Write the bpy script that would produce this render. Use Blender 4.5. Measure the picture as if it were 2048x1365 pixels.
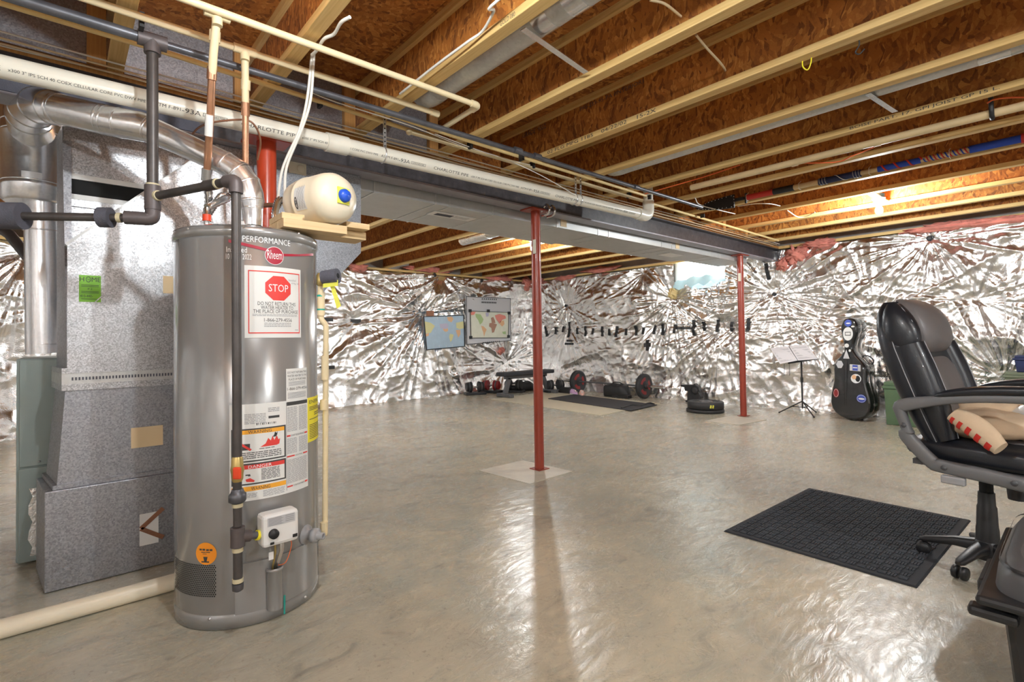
import bpy, bmesh, math, random
import numpy as np
from mathutils import Vector, Matrix

random.seed(7)
for _o in list(bpy.data.objects):
    bpy.data.objects.remove(_o)
S = bpy.context.scene
COL = S.collection

# ------------------------------------------------------------------ camera
F, CY, HC = 1021.2, 656.95, 1.12
_yaw, _pit, _rol = [math.radians(a) for a in (138.674, 1.080, -0.8646)]
fv = np.array([math.cos(_pit)*math.cos(_yaw), math.cos(_pit)*math.sin(_yaw), math.sin(_pit)])
rv = np.array([math.sin(_yaw), -math.cos(_yaw), 0.0])
uv_ = np.cross(rv, fv)
rv, uv_ = math.cos(_rol)*rv + math.sin(_rol)*uv_, -math.sin(_rol)*rv + math.cos(_rol)*uv_
OC = np.array([0, 0, HC])
cam = bpy.data.cameras.new('camera')
cam.sensor_width = 36
cam.lens = F/2048*36
cam.shift_y = (CY-682.5)/2048
cam.clip_start, cam.clip_end = 0.05, 60
camo = bpy.data.objects.new('camera', cam)
COL.objects.link(camo)
m = Matrix.Identity(4)
for i in range(3):
    m[i][0], m[i][1], m[i][2], m[i][3] = rv[i], uv_[i], -fv[i], OC[i]
camo.matrix_world = m
S.camera = camo

# ------------------------------------------------------------------ world, exposure
W = bpy.data.worlds.new('world')
S.world = W
W.use_nodes = True
W.node_tree.nodes['Background'].inputs[0].default_value = (0.75, 0.87, 1.0, 1)
W.node_tree.nodes['Background'].inputs[1].default_value = 1.0
S.view_settings.view_transform = 'Standard'
S.view_settings.look = 'None'
S.view_settings.gamma = 1
S.view_settings.use_curve_mapping = False
S.view_settings.exposure = 1.15
BULB_E = 900.0        # radiance of the bare bulbs

# ------------------------------------------------------------------ pixel -> place
def ray(x, y):
    return fv + rv*(x-1024)/F - uv_*(y-CY)/F
def PP(x, y, axis, val):
    d = ray(x, y)
    return OC + d*((val-OC[axis])/d[axis])
def PZ(x, y, z=0.0): return PP(x, y, 2, z)
def PX(x, y, v): return PP(x, y, 0, v)
def PY(x, y, v): return PP(x, y, 1, v)
def U(x, y, d): return OC + ray(x, y)*d

# ------------------------------------------------------------------ materials
MATS = {}
class NT:
    def __init__(s, name):
        s.m = bpy.data.materials.new(name)
        s.m.use_nodes = True
        s.t = s.m.node_tree
        s.b = s.t.nodes['Principled BSDF']
    def n(s, typ, **kw):
        nd = s.t.nodes.new(typ)
        for k, v in kw.items():
            if k.startswith('i_'):
                key = k[2:]
                key = int(key) if key.isdigit() else key.replace('_', ' ')
                nd.inputs[key].default_value = v
            else:
                setattr(nd, k, v)
        return nd
    def l(s, a, b): s.t.links.new(a, b)
    def coords(s, scale=(1, 1, 1), rot=(0, 0, 0)):
        tc = s.n('ShaderNodeTexCoord'); mp = s.n('ShaderNodeMapping')
        mp.inputs['Scale'].default_value = scale
        mp.inputs['Rotation'].default_value = rot
        s.l(tc.outputs['Object'], mp.inputs['Vector'])
        return mp.outputs['Vector']
    def noise(s, vec, scale, detail=4, rough=.55, dist=0.0):
        nd = s.n('ShaderNodeTexNoise')
        nd.inputs['Scale'].default_value = scale
        nd.inputs['Detail'].default_value = detail
        nd.inputs['Roughness'].default_value = rough
        nd.inputs['Distortion'].default_value = dist
        s.l(vec, nd.inputs['Vector'])
        return nd.outputs['Fac']
    def ramp(s, fac, stops):
        r = s.n('ShaderNodeValToRGB')
        e = r.color_ramp.elements
        while len(e) < len(stops): e.new(.5)
        for el, (p, c) in zip(e, stops):
            el.position = p
            el.color = (*c, 1) if len(c) == 3 else c
        s.l(fac, r.inputs['Fac'])
        return r.outputs['Color']
    def mix(s, fac, a, b, mode='MIX'):
        x = s.n('ShaderNodeMix', data_type='RGBA', blend_type=mode)
        for sock, v in ((x.inputs[0], fac), (x.inputs[6], a), (x.inputs[7], b)):
            if isinstance(v, (int, float)): sock.default_value = v
            elif isinstance(v, tuple): sock.default_value = (*v, 1) if len(v) == 3 else v
            else: s.l(v, sock)
        return x.outputs[2]
    def bump(s, h, strength=.3, dist=.01):
        b = s.n('ShaderNodeBump')
        b.inputs['Strength'].default_value = strength
        b.inputs['Distance'].default_value = dist
        s.l(h, b.inputs['Height'])
        s.l(b.outputs['Normal'], s.b.inputs['Normal'])

def plain(name, col, rough=.5, metal=0.0, spec=.5, emit=None, es=0.0, var=0.0, coat=0.0, bump=0.0, bscale=60):
    k = NT(name)
    k.b.inputs['Base Color'].default_value = (*col, 1)
    k.b.inputs['Roughness'].default_value = rough
    k.b.inputs['Metallic'].default_value = metal
    k.b.inputs['Specular IOR Level'].default_value = spec
    k.b.inputs['Coat Weight'].default_value = coat
    v = k.coords() if (var or bump) else None
    if var:
        f = k.noise(v, 9, 5, .6)
        c = k.ramp(f, [(.3, tuple(max(0, x*(1-var)) for x in col)), (.7, tuple(min(1, x*(1+var)) for x in col))])
        k.l(c, k.b.inputs['Base Color'])
    if bump:
        k.bump(k.noise(v, bscale, 3, .6), bump, .004)
    if emit:
        k.b.inputs['Emission Color'].default_value = (*emit, 1)
        k.b.inputs['Emission Strength'].default_value = es
    MATS[name] = k.m
    return k.m

def osb(name, stretch, dark, mid, light, rough=.75):
    k = NT(name)
    v = k.coords()
    w = k.n('ShaderNodeTexNoise'); w.inputs['Scale'].default_value = 5
    k.l(v, w.inputs['Vector'])
    add = k.n('ShaderNodeVectorMath', operation='MULTIPLY_ADD')
    k.l(w.outputs['Color'], add.inputs[0]); add.inputs[1].default_value = (.16, .16, .16); k.l(v, add.inputs[2])
    cols = []
    for st, ang, sc in ((stretch, .35, 40), (stretch, -.5, 52)):
        mp = k.n('ShaderNodeMapping'); mp.inputs['Scale'].default_value = st; mp.inputs['Rotation'].default_value = (ang, ang, ang)
        k.l(add.outputs[0], mp.inputs['Vector'])
        vo = k.n('ShaderNodeTexVoronoi'); vo.inputs['Scale'].default_value = sc
        k.l(mp.outputs[0], vo.inputs['Vector'])
        cols.append(vo.outputs['Color'])
    sep = k.n('ShaderNodeSeparateColor'); k.l(cols[0], sep.inputs[0])
    sep2 = k.n('ShaderNodeSeparateColor'); k.l(cols[1], sep2.inputs[0])
    gt = k.n('ShaderNodeMath', operation='GREATER_THAN'); k.l(sep.outputs[1], gt.inputs[0]); gt.inputs[1].default_value = .45
    val = k.mix(gt.outputs[0], sep.outputs[0], sep2.outputs[0])
    fine = k.noise(v, 90, 3, .7)
    val2 = k.mix(.35, val, fine)
    c = k.ramp(val2, [(.12, dark), (.45, mid), (.62, mid), (.92, light)])
    big = k.noise(v, 1.7, 3)
    c = k.mix(1.0, c, k.ramp(big, [(.3, (.72, .68, .62)), (.7, (1.15, 1.12, 1.05))]), 'MULTIPLY')
    k.l(c, k.b.inputs['Base Color'])
    k.b.inputs['Roughness'].default_value = rough
    k.bump(val2, .25, .003)
    MATS[name] = k.m
    return k.m
osb('osb_subfloor', (1, 1, 1), (.17, .052, .008), (.46, .17, .03), (.70, .34, .085))
osb('osb_web', (1.3, 1, .55), (.16, .048, .008), (.46, .165, .028), (.72, .34, .08))

def wood(name, a, b, scale=(1.5, 40, 40), rough=.6):
    k = NT(name)
    v = k.coords(scale)
    f = k.noise(v, 1.6, 6, .65, .6)
    c = k.ramp(f, [(.25, a), (.75, b)])
    kn = k.noise(k.coords((1, 5, 5)), 3.5, 2)
    c = k.mix(k.ramp(kn, [(.70, (0, 0, 0)), (.76, (1, 1, 1))]), c, tuple(x*.55 for x in a))
    k.l(c, k.b.inputs['Base Color'])
    k.b.inputs['Roughness'].default_value = rough
    k.bump(f, .2, .002)
    MATS[name] = k.m
wood('pine', (.60, .36, .11), (.84, .60, .26))
wood('pine_y', (.60, .36, .11), (.84, .60, .26), (40, 1.5, 40))
wood('plank_wood', (.62, .42, .20), (.82, .62, .36), (40, 1.5, 40))
wood('block_wood', (.45, .20, .05), (.66, .36, .12), (40, 40, 2))

def galvanized(name, lo=.34, hi=.74, scale=190, rough=.38, tint=(1, 1, 1.03), metal=.85, bmp=.12):
    k = NT(name)
    v = k.coords()
    vo = k.n('ShaderNodeTexVoronoi'); vo.inputs['Scale'].default_value = scale
    k.l(v, vo.inputs['Vector'])
    sep = k.n('ShaderNodeSeparateColor'); k.l(vo.outputs['Color'], sep.inputs[0])
    st = k.noise(v, 5, 4)
    val = k.mix(.3, sep.outputs[0], st)
    c = k.ramp(val, [(.1, tuple(lo*t for t in tint)), (.9, tuple(hi*t for t in tint))])
    k.l(c, k.b.inputs['Base Color'])
    k.b.inputs['Metallic'].default_value = metal
    r = k.ramp(sep.outputs[1], [(0, (rough-.1*bmp/.12,)*3), (1, (rough+.14*bmp/.12,)*3)])
    k.l(r, k.b.inputs['Roughness'])
    k.bump(val, bmp, .002)
    MATS[name] = k.m
galvanized('spangle')
galvanized('spangle_blue', .32, .56, 170, .42, (.92, .98, 1.08))
galvanized('spangle_low', .30, .52, 160, .45, (.97, .98, 1.05))
galvanized('galv_pipe', .74, .84, 110, .25, (1, 1, 1.02), .88, .02)
galvanized('galv_duct', .58, .68, 60, .36, (1, 1, .98), .55, .02)
plain('duct_steel', (.56, .56, .55), .45, .45, var=.05)

def foil():
    k = NT('foil')
    v = k.coords()
    k.b.inputs['Base Color'].default_value = (.93, .92, .91, 1)
    k.b.inputs['Metallic'].default_value = 1
    k.l(k.ramp(k.noise(v, 3, 4), [(.3, (.19,)*3), (.7, (.34,)*3)]), k.b.inputs['Roughness'])
    w = k.n('ShaderNodeTexVoronoi'); w.inputs['Scale'].default_value = 95
    k.l(v, w.inputs['Vector'])
    n2 = k.noise(v, 26, 5, .7, .8)
    h = k.mix(.35, n2, w.outputs['Distance'])
    k.bump(h, .38, .010)
    MATS['foil'] = k.m
foil()

def concrete():
    k = NT('concrete')
    v = k.coords()
    a = k.noise(v, .9, 6, .6, .4)
    b = k.noise(k.coords((2.2, 1, 1), (0, 0, .5)), 4.5, 8, .68, 1.2)
    c = k.ramp(a, [(.32, (.40, .37, .295)), (.52, (.51, .465, .36)), (.72, (.61, .545, .40))])
    c = k.mix(1.0, c, k.ramp(b, [(.28, (.55, .56, .58)), (.44, (.92, .92, .92)), (.7, (1.08, 1.08, 1.08))]), 'MULTIPLY')
    g = k.noise(k.coords((1, 1, 1), (0, 0, 1.1)), 2.3, 7, .65, .7)
    c = k.mix(k.ramp(g, [(.50, (0, 0, 0)), (.72, (.75, .75, .75))]), c, (.35, .37, .325))
    sc = k.noise(k.coords((1.6, 1, 1), (0, 0, .3)), 9, 5, .6, 2.5)
    ln = k.ramp(sc, [(.488, (0, 0, 0)), (.5, (1, 1, 1)), (.512, (0, 0, 0))])
    mk = k.ramp(k.noise(v, 1.9, 4, .6), [(.52, (0, 0, 0)), (.66, (.55, .55, .55))])
    lm = k.mix(1.0, ln, mk, 'MULTIPLY')
    c = k.mix(lm, c, (.13, .12, .10))
    sp = k.noise(v, 55, 3, .6)
    c = k.mix(1.0, c, k.ramp(sp, [(.28, (.72, .72, .72)), (.40, (1, 1, 1))]), 'MULTIPLY')
    k.l(c, k.b.inputs['Base Color'])
    k.l(k.ramp(b, [(.3, (.34,)*3), (.7, (.17,)*3)]), k.b.inputs['Roughness'])
    k.b.inputs['Specular IOR Level'].default_value = .6
    t = k.noise(k.coords((3, 1, 1), (0, 0, .7)), 7, 6, .62, 1.5)
    k.bump(t, .16, .02)
    MATS['concrete'] = k.m
concrete()
plain('patch_concrete', (.60, .55, .45), .5, var=.10, bump=.15, bscale=120)
plain('wall_concrete', (.40, .38, .35), .8, var=.12)
plain('panel_cream', (.62, .56, .42), .5, var=.06)
def steel_black():
    k = NT('beam_paint')
    v = k.coords()
    a = k.noise(v, 14, 6, .7)
    c = k.ramp(a, [(.3, (.035, .03, .033)), (.62, (.075, .068, .075)), (.70, (.16, .10, .06))])
    k.l(c, k.b.inputs['Base Color'])
    k.b.inputs['Roughness'].default_value = .38
    MATS['beam_paint'] = k.m
steel_black()
plain('beam_grey', (.30, .29, .33), .4, .2, var=.15)
plain('foam_dark', (.10, .10, .125), .9, bump=.5, bscale=220, var=.2)
plain('black_pipe', (.085, .075, .072), .42, .35, var=.25)
plain('black_fitting', (.12, .10, .10), .5, .3, var=.2)
plain('gas_grey', (.13, .13, .145), .4, .5, var=.25)
plain('thread_tan', (.62, .55, .36), .6)
plain('cpvc', (.82, .68, .43), .42, var=.05)
plain('cpvc_yellow', (.78, .58, .26), .42, var=.06)
plain('pvc', (.80, .76, .66), .3, var=.03)
plain('pvc_cream', (.84, .75, .58), .35, var=.04)
plain('ink', (.06, .06, .06), .6)
plain('copper', (.62, .33, .20), .32, .85, var=.15)
plain('copper_dull', (.36, .17, .10), .5, .5, var=.2)
plain('post_red', (.32, .045, .022), .33, coat=.3, var=.10)
plain('post_red_bright', (.55, .06, .02), .3, coat=.4, var=.06)
plain('heater_grey', (.32, .315, .31), .24, .35, coat=.5)
plain('heater_dark', (.15, .145, .14), .35, .2)
plain('screw', (.6, .6, .6), .3, .9)
plain('label_white', (.80, .80, .78), .5)
plain('label_red', (.78, .06, .05), .5)
plain('label_darkred', (.42, .015, .04), .45)
plain('label_orange', (.95, .33, .02), .5)
plain('label_amber', (.90, .42, .04), .5)
plain('label_yellow', (.92, .80, .04), .5)
plain('label_green', (.24, .58, .05), .5)
plain('ink_grey', (.34, .34, .36), .6)
plain('ink_white', (.86, .86, .86), .5)
plain('plastic_white', (.80, .79, .77), .4)
plain('plastic_black', (.018, .018, .02), .42)
plain('black_hole', (.006, .006, .006), .8)
plain('plastic_grey', (.36, .36, .37), .45)
plain('tank_cream', (.83, .74, .57), .32, coat=.2)
plain('cap_blue', (.02, .10, .62), .3)
plain('cream_plate', (.74, .70, .56), .5)
plain('furnace_green', (.27, .32, .30), .45, .1, var=.04)
plain('brass', (.55, .42, .16), .35, .8)
plain('chrome', (.75, .75, .76), .2, 1.0)
plain('valve_red', (.80, .07, .02), .4)
plain('tape_tan', (.78, .60, .36), .6)
plain('tape_black', (.02, .02, .022), .5)
plain('cable_white', (.82, .79, .72), .5)
plain('cable_tan', (.74, .58, .36), .5)
plain('cable_orange', (.82, .16, .04), .5)
plain('pink_fluff', (.72, .26, .20), .95, bump=.8, bscale=40, var=.25)
plain('leather', (.014, .016, .022), .34, bump=.12, bscale=180, coat=.15)
plain('vinyl_grey', (.155, .14, .14), .42, bump=.08, bscale=150)
plain('stitch', (.35, .35, .37), .6)
plain('chair_plastic', (.085, .085, .09), .45)
plain('chair_plastic_light', (.16, .16, .165), .42)
plain('canvas', (.66, .50, .34), .85, bump=.3, bscale=60, var=.08)
plain('cloth_red', (.62, .03, .02), .8)
plain('rubber_mat', (.028, .030, .036), .85)
plain('rubber_mat_top', (.05, .055, .066), .9, bump=.6, bscale=260, var=.25)
plain('yoga', (.05, .048, .052), .8, var=.08)
plain('iron', (.03, .03, .032), .55)
plain('plate_red', (.28, .02, .02), .5)
plain('case_black', (.012, .012, .013), .14, coat=.6)
plain('box_green', (.10, .17, .09), .55, var=.08)
plain('box_olive', (.17, .20, .13), .55, var=.08)
plain('bench_pad', (.03, .03, .035), .5)
plain('bench_frame', (.13, .13, .135), .45, .3)
plain('paper', (.80, .78, .80), .6)
plain('lilac', (.62, .40, .66), .7)
plain('pink', (.80, .48, .40), .7)
plain('shaft_wood', (.66, .50, .28), .5, var=.1)
plain('wrap_navy', (.02, .03, .10), .6, var=.4)
plain('wrap_blue', (.02, .08, .55), .6)
plain('wrap_red', (.62, .04, .03), .6)
plain('box_blue', (.06, .18, .42), .5)
plain('bulb', (1, 1, 1), .3, emit=(.92, .975, 1.0), es=BULB_E)
plain('bulb_low', (1, 1, 1), .3, emit=(.92, .975, 1.0), es=BULB_E*.6)
plain('window_glow', (.8, .9, .95), .4, emit=(.82, .95, 1.0), es=5.0)
plain('window_film', (.55, .80, .90), .4, var=.05)
plain('cardboard_white', (.66, .66, .68), .7)
plain('map_sea', (.46, .60, .72), .5, var=.06)
plain('map_paper', (.80, .80, .66), .5, var=.05)
plain('map_green', (.45, .60, .28), .6)
plain('map_yellow', (.74, .70, .36), .6)
plain('map_orange', (.82, .50, .28), .6)
plain('map_red', (.84, .30, .24), .6)
plain('map_brown', (.45, .25, .18), .6)
plain('map_purple', (.55, .52, .66), .6)
plain('sticker_blue', (.05, .09, .45), .4)
plain('sticker_silver', (.62, .62, .64), .3, .3)
plain('teal', (.02, .40, .32), .5)
plain('yellow_tag', (.78, .78, .10), .5)

# ------------------------------------------------------------------ mesh building
class MB:
    def __init__(s): s.v, s.f, s.sm = [], [], []
    def add(s, vs, fs, smooth=False):
        o = len(s.v)
        s.v += [tuple(map(float, p)) for p in vs]
        s.f += [tuple(i+o for i in f) for f in fs]
        s.sm += [smooth]*len(fs)
        return s
    def hexa(s, c):                      # 8 corners: bottom 4 ccw, top 4 ccw
        return s.add(c, [(3, 2, 1, 0), (4, 5, 6, 7), (0, 1, 5, 4), (1, 2, 6, 5), (2, 3, 7, 6), (3, 0, 4, 7)])
    def box(s, x0, x1, y0, y1, z0, z1):
        return s.hexa([(x0, y0, z0), (x1, y0, z0), (x1, y1, z0), (x0, y1, z0), (x0, y0, z1), (x1, y0, z1), (x1, y1, z1), (x0, y1, z1)])
    def obox(s, c, ax, ay, az, dx, dy, dz):   # oriented box, full sizes
        c, ax, ay, az = [np.array(q, float) for q in (c, ax, ay, az)]
        p = []
        for sz in (-.5, .5):
            for sx, sy in ((-.5, -.5), (.5, -.5), (.5, .5), (-.5, .5)):
                p.append(c+ax*sx*dx+ay*sy*dy+az*sz*dz)
        return s.hexa(p)
    def beam(s, a, b, w, h, up=(0, 0, 1)):
        a, b, up = np.array(a, float), np.array(b, float), np.array(up, float)
        d = b-a; L = np.linalg.norm(d); d = d/L
        sd = np.cross(up, d); sd /= np.linalg.norm(sd); u2 = np.cross(d, sd)
        return s.obox((a+b)/2, d, sd, u2, L, w, h)
    def tube(s, path, r, n=12, cap=True, up=None):
        path = [np.array(p, float) for p in path]
        k = len(path)
        rr = r if isinstance(r, (list, tuple)) else [r]*k
        t = []
        for i in range(k):
            d = path[min(i+1, k-1)]-path[max(i-1, 0)]
            t.append(d/(np.linalg.norm(d)+1e-12))
        ref = np.array(up if up is not None else ((0, 0, 1) if abs(t[0][2]) < .9 else (1, 0, 0)), float)
        nrm = ref-t[0]*(ref@t[0]); nrm /= np.linalg.norm(nrm)
        vs = []
        for i in range(k):
            nrm = nrm-t[i]*(nrm@t[i]); nrm /= np.linalg.norm(nrm)+1e-12
            bi = np.cross(t[i], nrm)
            for j in range(n):
                a = 2*math.pi*j/n
                vs.append(path[i]+(nrm*math.cos(a)+bi*math.sin(a))*rr[i])
        fs = [(i*n+j, i*n+(j+1) % n, (i+1)*n+(j+1) % n, (i+1)*n+j) for i in range(k-1) for j in range(n)]
        s.add(vs, fs, True)
        if cap:
            s.add(vs[:n], [tuple(range(n))[::-1]]); s.add(vs[-n:], [tuple(range(n))])
        return s
    def cyl(s, a, b, r, n=16, r2=None):
        return s.tube([a, b], [r, r if r2 is None else r2], n)
    def lathe(s, prof, c=(0, 0, 0), axis=(0, 0, 1), n=32, cap=True):   # prof [(r, h)]
        ax = np.array(axis, float); ax /= np.linalg.norm(ax); c = np.array(c, float)
        ref = np.array((1, 0, 0) if abs(ax[0]) < .9 else (0, 1, 0), float)
        p = ref-ax*(ref@ax); p /= np.linalg.norm(p); q = np.cross(ax, p)
        vs = []
        for r, h in prof:
            for j in range(n):
                a = 2*math.pi*j/n
                vs.append(c+ax*h+(p*math.cos(a)+q*math.sin(a))*r)
        fs = [(i*n+j, i*n+(j+1) % n, (i+1)*n+(j+1) % n, (i+1)*n+j) for i in range(len(prof)-1) for j in range(n)]
        s.add(vs, fs, True)
        if cap:
            if prof[0][0] > 1e-5: s.add(vs[:n], [tuple(range(n))[::-1]])
            if prof[-1][0] > 1e-5: s.add(vs[-n:], [tuple(range(n))])
        return s
    def prism(s, poly, d):               # polygon of 3-D points extruded by vector d
        n = len(poly); d = np.array(d, float)
        a = [np.array(p, float) for p in poly]
        vs = a+[p+d for p in a]
        return s.add(vs, [tuple(range(n))[::-1], tuple(range(n, 2*n))]+[(i, (i+1) % n, (i+1) % n+n, i+n) for i in range(n)])
    def grid(s, pts, nu, nv, smooth=True):
        return s.add(pts, [(i*nv+j, (i+1)*nv+j, (i+1)*nv+j+1, i*nv+j+1) for i in range(nu-1) for j in range(nv-1)], smooth)
    def sphere(s, c, r, n=16, m_=10, sc=(1, 1, 1)):
        vs = []; c = np.array(c, float)
        for i in range(m_+1):
            th = math.pi*i/m_
            for j in range(n):
                a = 2*math.pi*j/n
                vs.append(c+np.array((math.sin(th)*math.cos(a)*sc[0], math.sin(th)*math.sin(a)*sc[1], math.cos(th)*sc[2]))*r)
        return s.add(vs, [(i*n+j, (i+1)*n+j, (i+1)*n+(j+1) % n, i*n+(j+1) % n) for i in range(m_) for j in range(n)], True)

def bez(pts, n=8):                       # Catmull-Rom through points
    p = [np.array(q, float) for q in pts]
    p = [2*p[0]-p[1]]+p+[2*p[-1]-p[-2]]
    out = []
    for i in range(1, len(p)-2):
        for k in range(n):
            t = k/n
            out.append(.5*((2*p[i])+(-p[i-1]+p[i+1])*t+(2*p[i-1]-5*p[i]+4*p[i+1]-p[i+2])*t*t+(-p[i-1]+3*p[i]-3*p[i+1]+p[i+2])*t**3))
    out.append(p[-2])
    return out
def elbowed(pts, r, seg=5):              # polyline with rounded corners of radius r
    p = [np.array(q, float) for q in pts]
    out = [p[0]]
    for i in range(1, len(p)-1):
        a = p[i-1]-p[i]; b = p[i+1]-p[i]
        la, lb = np.linalg.norm(a), np.linalg.norm(b)
        k = min(r, la*.45, lb*.45)
        A = p[i]+a/la*k; B = p[i]+b/lb*k
        for t in np.linspace(0, 1, seg):
            out.append((1-t)**2*A+2*t*(1-t)*p[i]+t*t*B)
    out.append(p[-1])
    return out

def tag(o, label=None, cat=None, group=None, kind=None):
    if label: o['label'] = label
    if cat: o['category'] = cat
    if group: o['group'] = group
    if kind: o['kind'] = kind
    return o
def wpos(o):
    p = np.array(o.location)
    while o.parent is not None:
        o = o.parent; p = p+np.array(o.location)
    return p
PRINT = {'fine_print', 'lettering', 'red_bars', 'barcode', 'stamped_print', 'handwriting', 'red_print', 'knotwork', 'sticker_mark'}
def obj(name, mb, mat, parent=None, bevel=0.0, flat=False, subd=0):
    V = np.array(mb.v)
    if parent is None:
        c = (V.min(0)+V.max(0))/2; c[2] = V[:, 2].min()
    else:
        c = wpos(parent)
    me = bpy.data.meshes.new(name)
    me.from_pydata([tuple(p) for p in V-c], [], mb.f)
    me.materials.append(MATS[mat])
    if not flat:
        me.polygons.foreach_set('use_smooth', mb.sm)
    me.update()
    o = bpy.data.objects.new(name, me)
    COL.objects.link(o)
    if name in PRINT: o['kind'] = 'stuff'
    if parent is None: o.location = c
    else: o.parent = parent
    if bevel:
        b = o.modifiers.new('bevel', 'BEVEL'); b.width = bevel; b.segments = 2; b.limit_method = 'ANGLE'; b.angle_limit = .6
    if subd:
        b = o.modifiers.new('subd', 'SUBSURF'); b.levels = b.render_levels = subd
    return o
def thing(name, label, cat, loc, group=None):
    o = bpy.data.objects.new(name, None)
    o.empty_display_size = .05
    COL.objects.link(o)
    o.location = tuple(loc)
    return tag(o, label, cat, group)
def dup(root, loc, label=None, group=None):
    r = root.copy(); COL.objects.link(r); r.location = tuple(loc)
    if label: r['label'] = label
    if group: r['group'] = group
    for ch in list(root.children):
        c = ch.copy(); COL.objects.link(c); c.parent = r
        for g in ch.children:
            d = g.copy(); COL.objects.link(d); d.parent = c
    return r
def struct(name, mb, mat, parent=None, **kw):
    o = obj(name, mb, mat, parent, **kw)
    if parent is None: o['kind'] = 'structure'
    return o

# ------------------------------------------------------------------ lettering
_TX = {}
def text2d(s):
    if s not in _TX:
        cu = bpy.data.curves.new('lettering_source', 'FONT')
        cu.body = s; cu.size = 1.0; cu.resolution_u = 2
        o = bpy.data.objects.new('lettering_source', cu)
        COL.objects.link(o)
        bpy.context.view_layer.update()
        me = bpy.data.meshes.new_from_object(o.evaluated_get(bpy.context.evaluated_depsgraph_get()))
        V = np.array([v.co[:2] for v in me.vertices]); Fc = [tuple(p.vertices) for p in me.polygons]
        bpy.data.objects.remove(o); bpy.data.curves.remove(cu); bpy.data.meshes.remove(me)
        mn, mx = V.min(0), V.max(0)
        _TX[s] = ((V-mn)/(mx-mn), Fc)
    return _TX[s]
def letter(mb, s, fn, u0, u1, v0, v1):   # text stretched over the rectangle, fn(u, v) -> place
    V, Fc = text2d(s)
    mb.add([fn(u0+(u1-u0)*a, v0+(v1-v0)*b) for a, b in V], Fc)

# ------------------------------------------------------------------ value noise for foil folds
_R = np.random.RandomState(11)
_T = _R.rand(256, 256)
def vnoise(x, y):
    xi, yi = np.floor(x).astype(int), np.floor(y).astype(int)
    fx, fy = x-xi, y-yi
    fx, fy = fx*fx*(3-2*fx), fy*fy*(3-2*fy)
    g = lambda a, b: _T[a % 256, b % 256]
    return (g(xi, yi)*(1-fx)+g(xi+1, yi)*fx)*(1-fy)+(g(xi, yi+1)*(1-fx)+g(xi+1, yi+1)*fx)*fy
def fbm(x, y, o=4):
    a, s, t = 1.0, 0.0, 0.0
    for i in range(o):
        s = s+a*vnoise(x*2**i+17*i, y*2**i+31*i); t += a; a *= .5
    return s/t
def ridge(x, y, o=3):
    a, s, t = 1.0, 0.0, 0.0
    for i in range(o):
        s = s+a*(1-np.abs(2*vnoise(x*2**i+7*i, y*2**i+13*i)-1)); t += a; a *= .5
    return s/t

class Foil:
    """how far the foil blanket stands off its wall at (s along the wall, z up)"""
    def __init__(s, pins, seed, base=.05, bulge=.10, skirt=.10):
        s.pins, s.seed, s.base, s.bulge, s.skirt = pins, seed, base, bulge, skirt
    def __call__(s, a, z):
        a = np.asarray(a, float); z = np.asarray(z, float); q = s.seed
        h = s.base+s.bulge*fbm(a*.9+q, z*.9+q, 3)
        hold = np.ones_like(h); rad = np.zeros_like(h)
        for i, (pa, pz, st, L) in enumerate(s.pins):
            da, dz = a-pa, z-pz
            d = np.sqrt(da*da+dz*dz)+1e-4
            th = np.arctan2(dz, da)
            hold = hold*(1-np.exp(-(d/.32)**2))
            ph = th/(2*math.pi)*30
            w1 = 1-np.abs(2*vnoise(ph+q+i*9+.6*vnoise(d*3, ph), d*.35+i)-1)
            w2 = 1-np.abs(2*vnoise(ph*2.3+q+i*5, d*.8+i)-1)
            rad = rad+1.35*st*np.exp(-d/L)*np.minimum(d/.10, 1)*(.6*w1**3+.4*w2**2)*np.minimum(1, .30+d)
        h = .015+h*hold+rad
        fold = ridge(a*1.5+.9*z+q, z*2.4-.6*a+q, 3)
        h = h+.060*fold**3*hold
        h = h+.022*ridge(a*3.5+q+z, z*4.2+q*2, 2)**3+.006*ridge(a*11+z*5+q, z*12-a*4, 2)**2
        h = h+s.skirt*np.exp(-np.maximum(z, 0)/.35)*(.4+fbm(a*2+q, q+a*0, 2))
        return h

# pins read off the photograph: right wall (y = 8.2, s = x), left wall (x = -8.7, s = y)
YW, XW = 8.25, -8.75
def pin_r(px, py, st=.06, L=.8):
    p = PY(px, py, YW-.08); return (p[0], p[2], st, L)
def pin_l(px, py, st=.06, L=.8):
    p = PX(px, py, XW+.08); return (p[1], p[2], st, L)
foil_r = Foil([pin_r(1131, 612, .07, .6), pin_r(1348, 598, .09, .9), pin_r(1446, 652, .08, .8), pin_r(1550, 589, .10, 1.0),
               pin_r(1860, 478, .09, .8), pin_r(1135, 655, .05, .9), pin_r(1310, 655, .04, .5), pin_r(1395, 650, .05, .6),
               pin_r(2010, 760, .09, 1.0), pin_r(1640, 640, .05, .9), pin_r(1750, 640, .06, .9), pin_r(1290, 545, .05, .5), pin_r(1950, 600, .06, .8)], 3.7,
              base=.03, bulge=.07, skirt=.07)
foil_l = Foil([pin_l(882, 552, .12, 1.6), pin_l(966, 560, .06, .7), pin_l(843, 628, .12, 1.8), pin_l(1012, 725, .09, .9),
               pin_l(712, 640, .05, .8), pin_l(1040, 600, .04, .5), pin_l(60, 500, .12, 2.0), pin_l(795, 548, .04, .5)], 21.3,
              base=.04, bulge=.12, skirt=.12)

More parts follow.
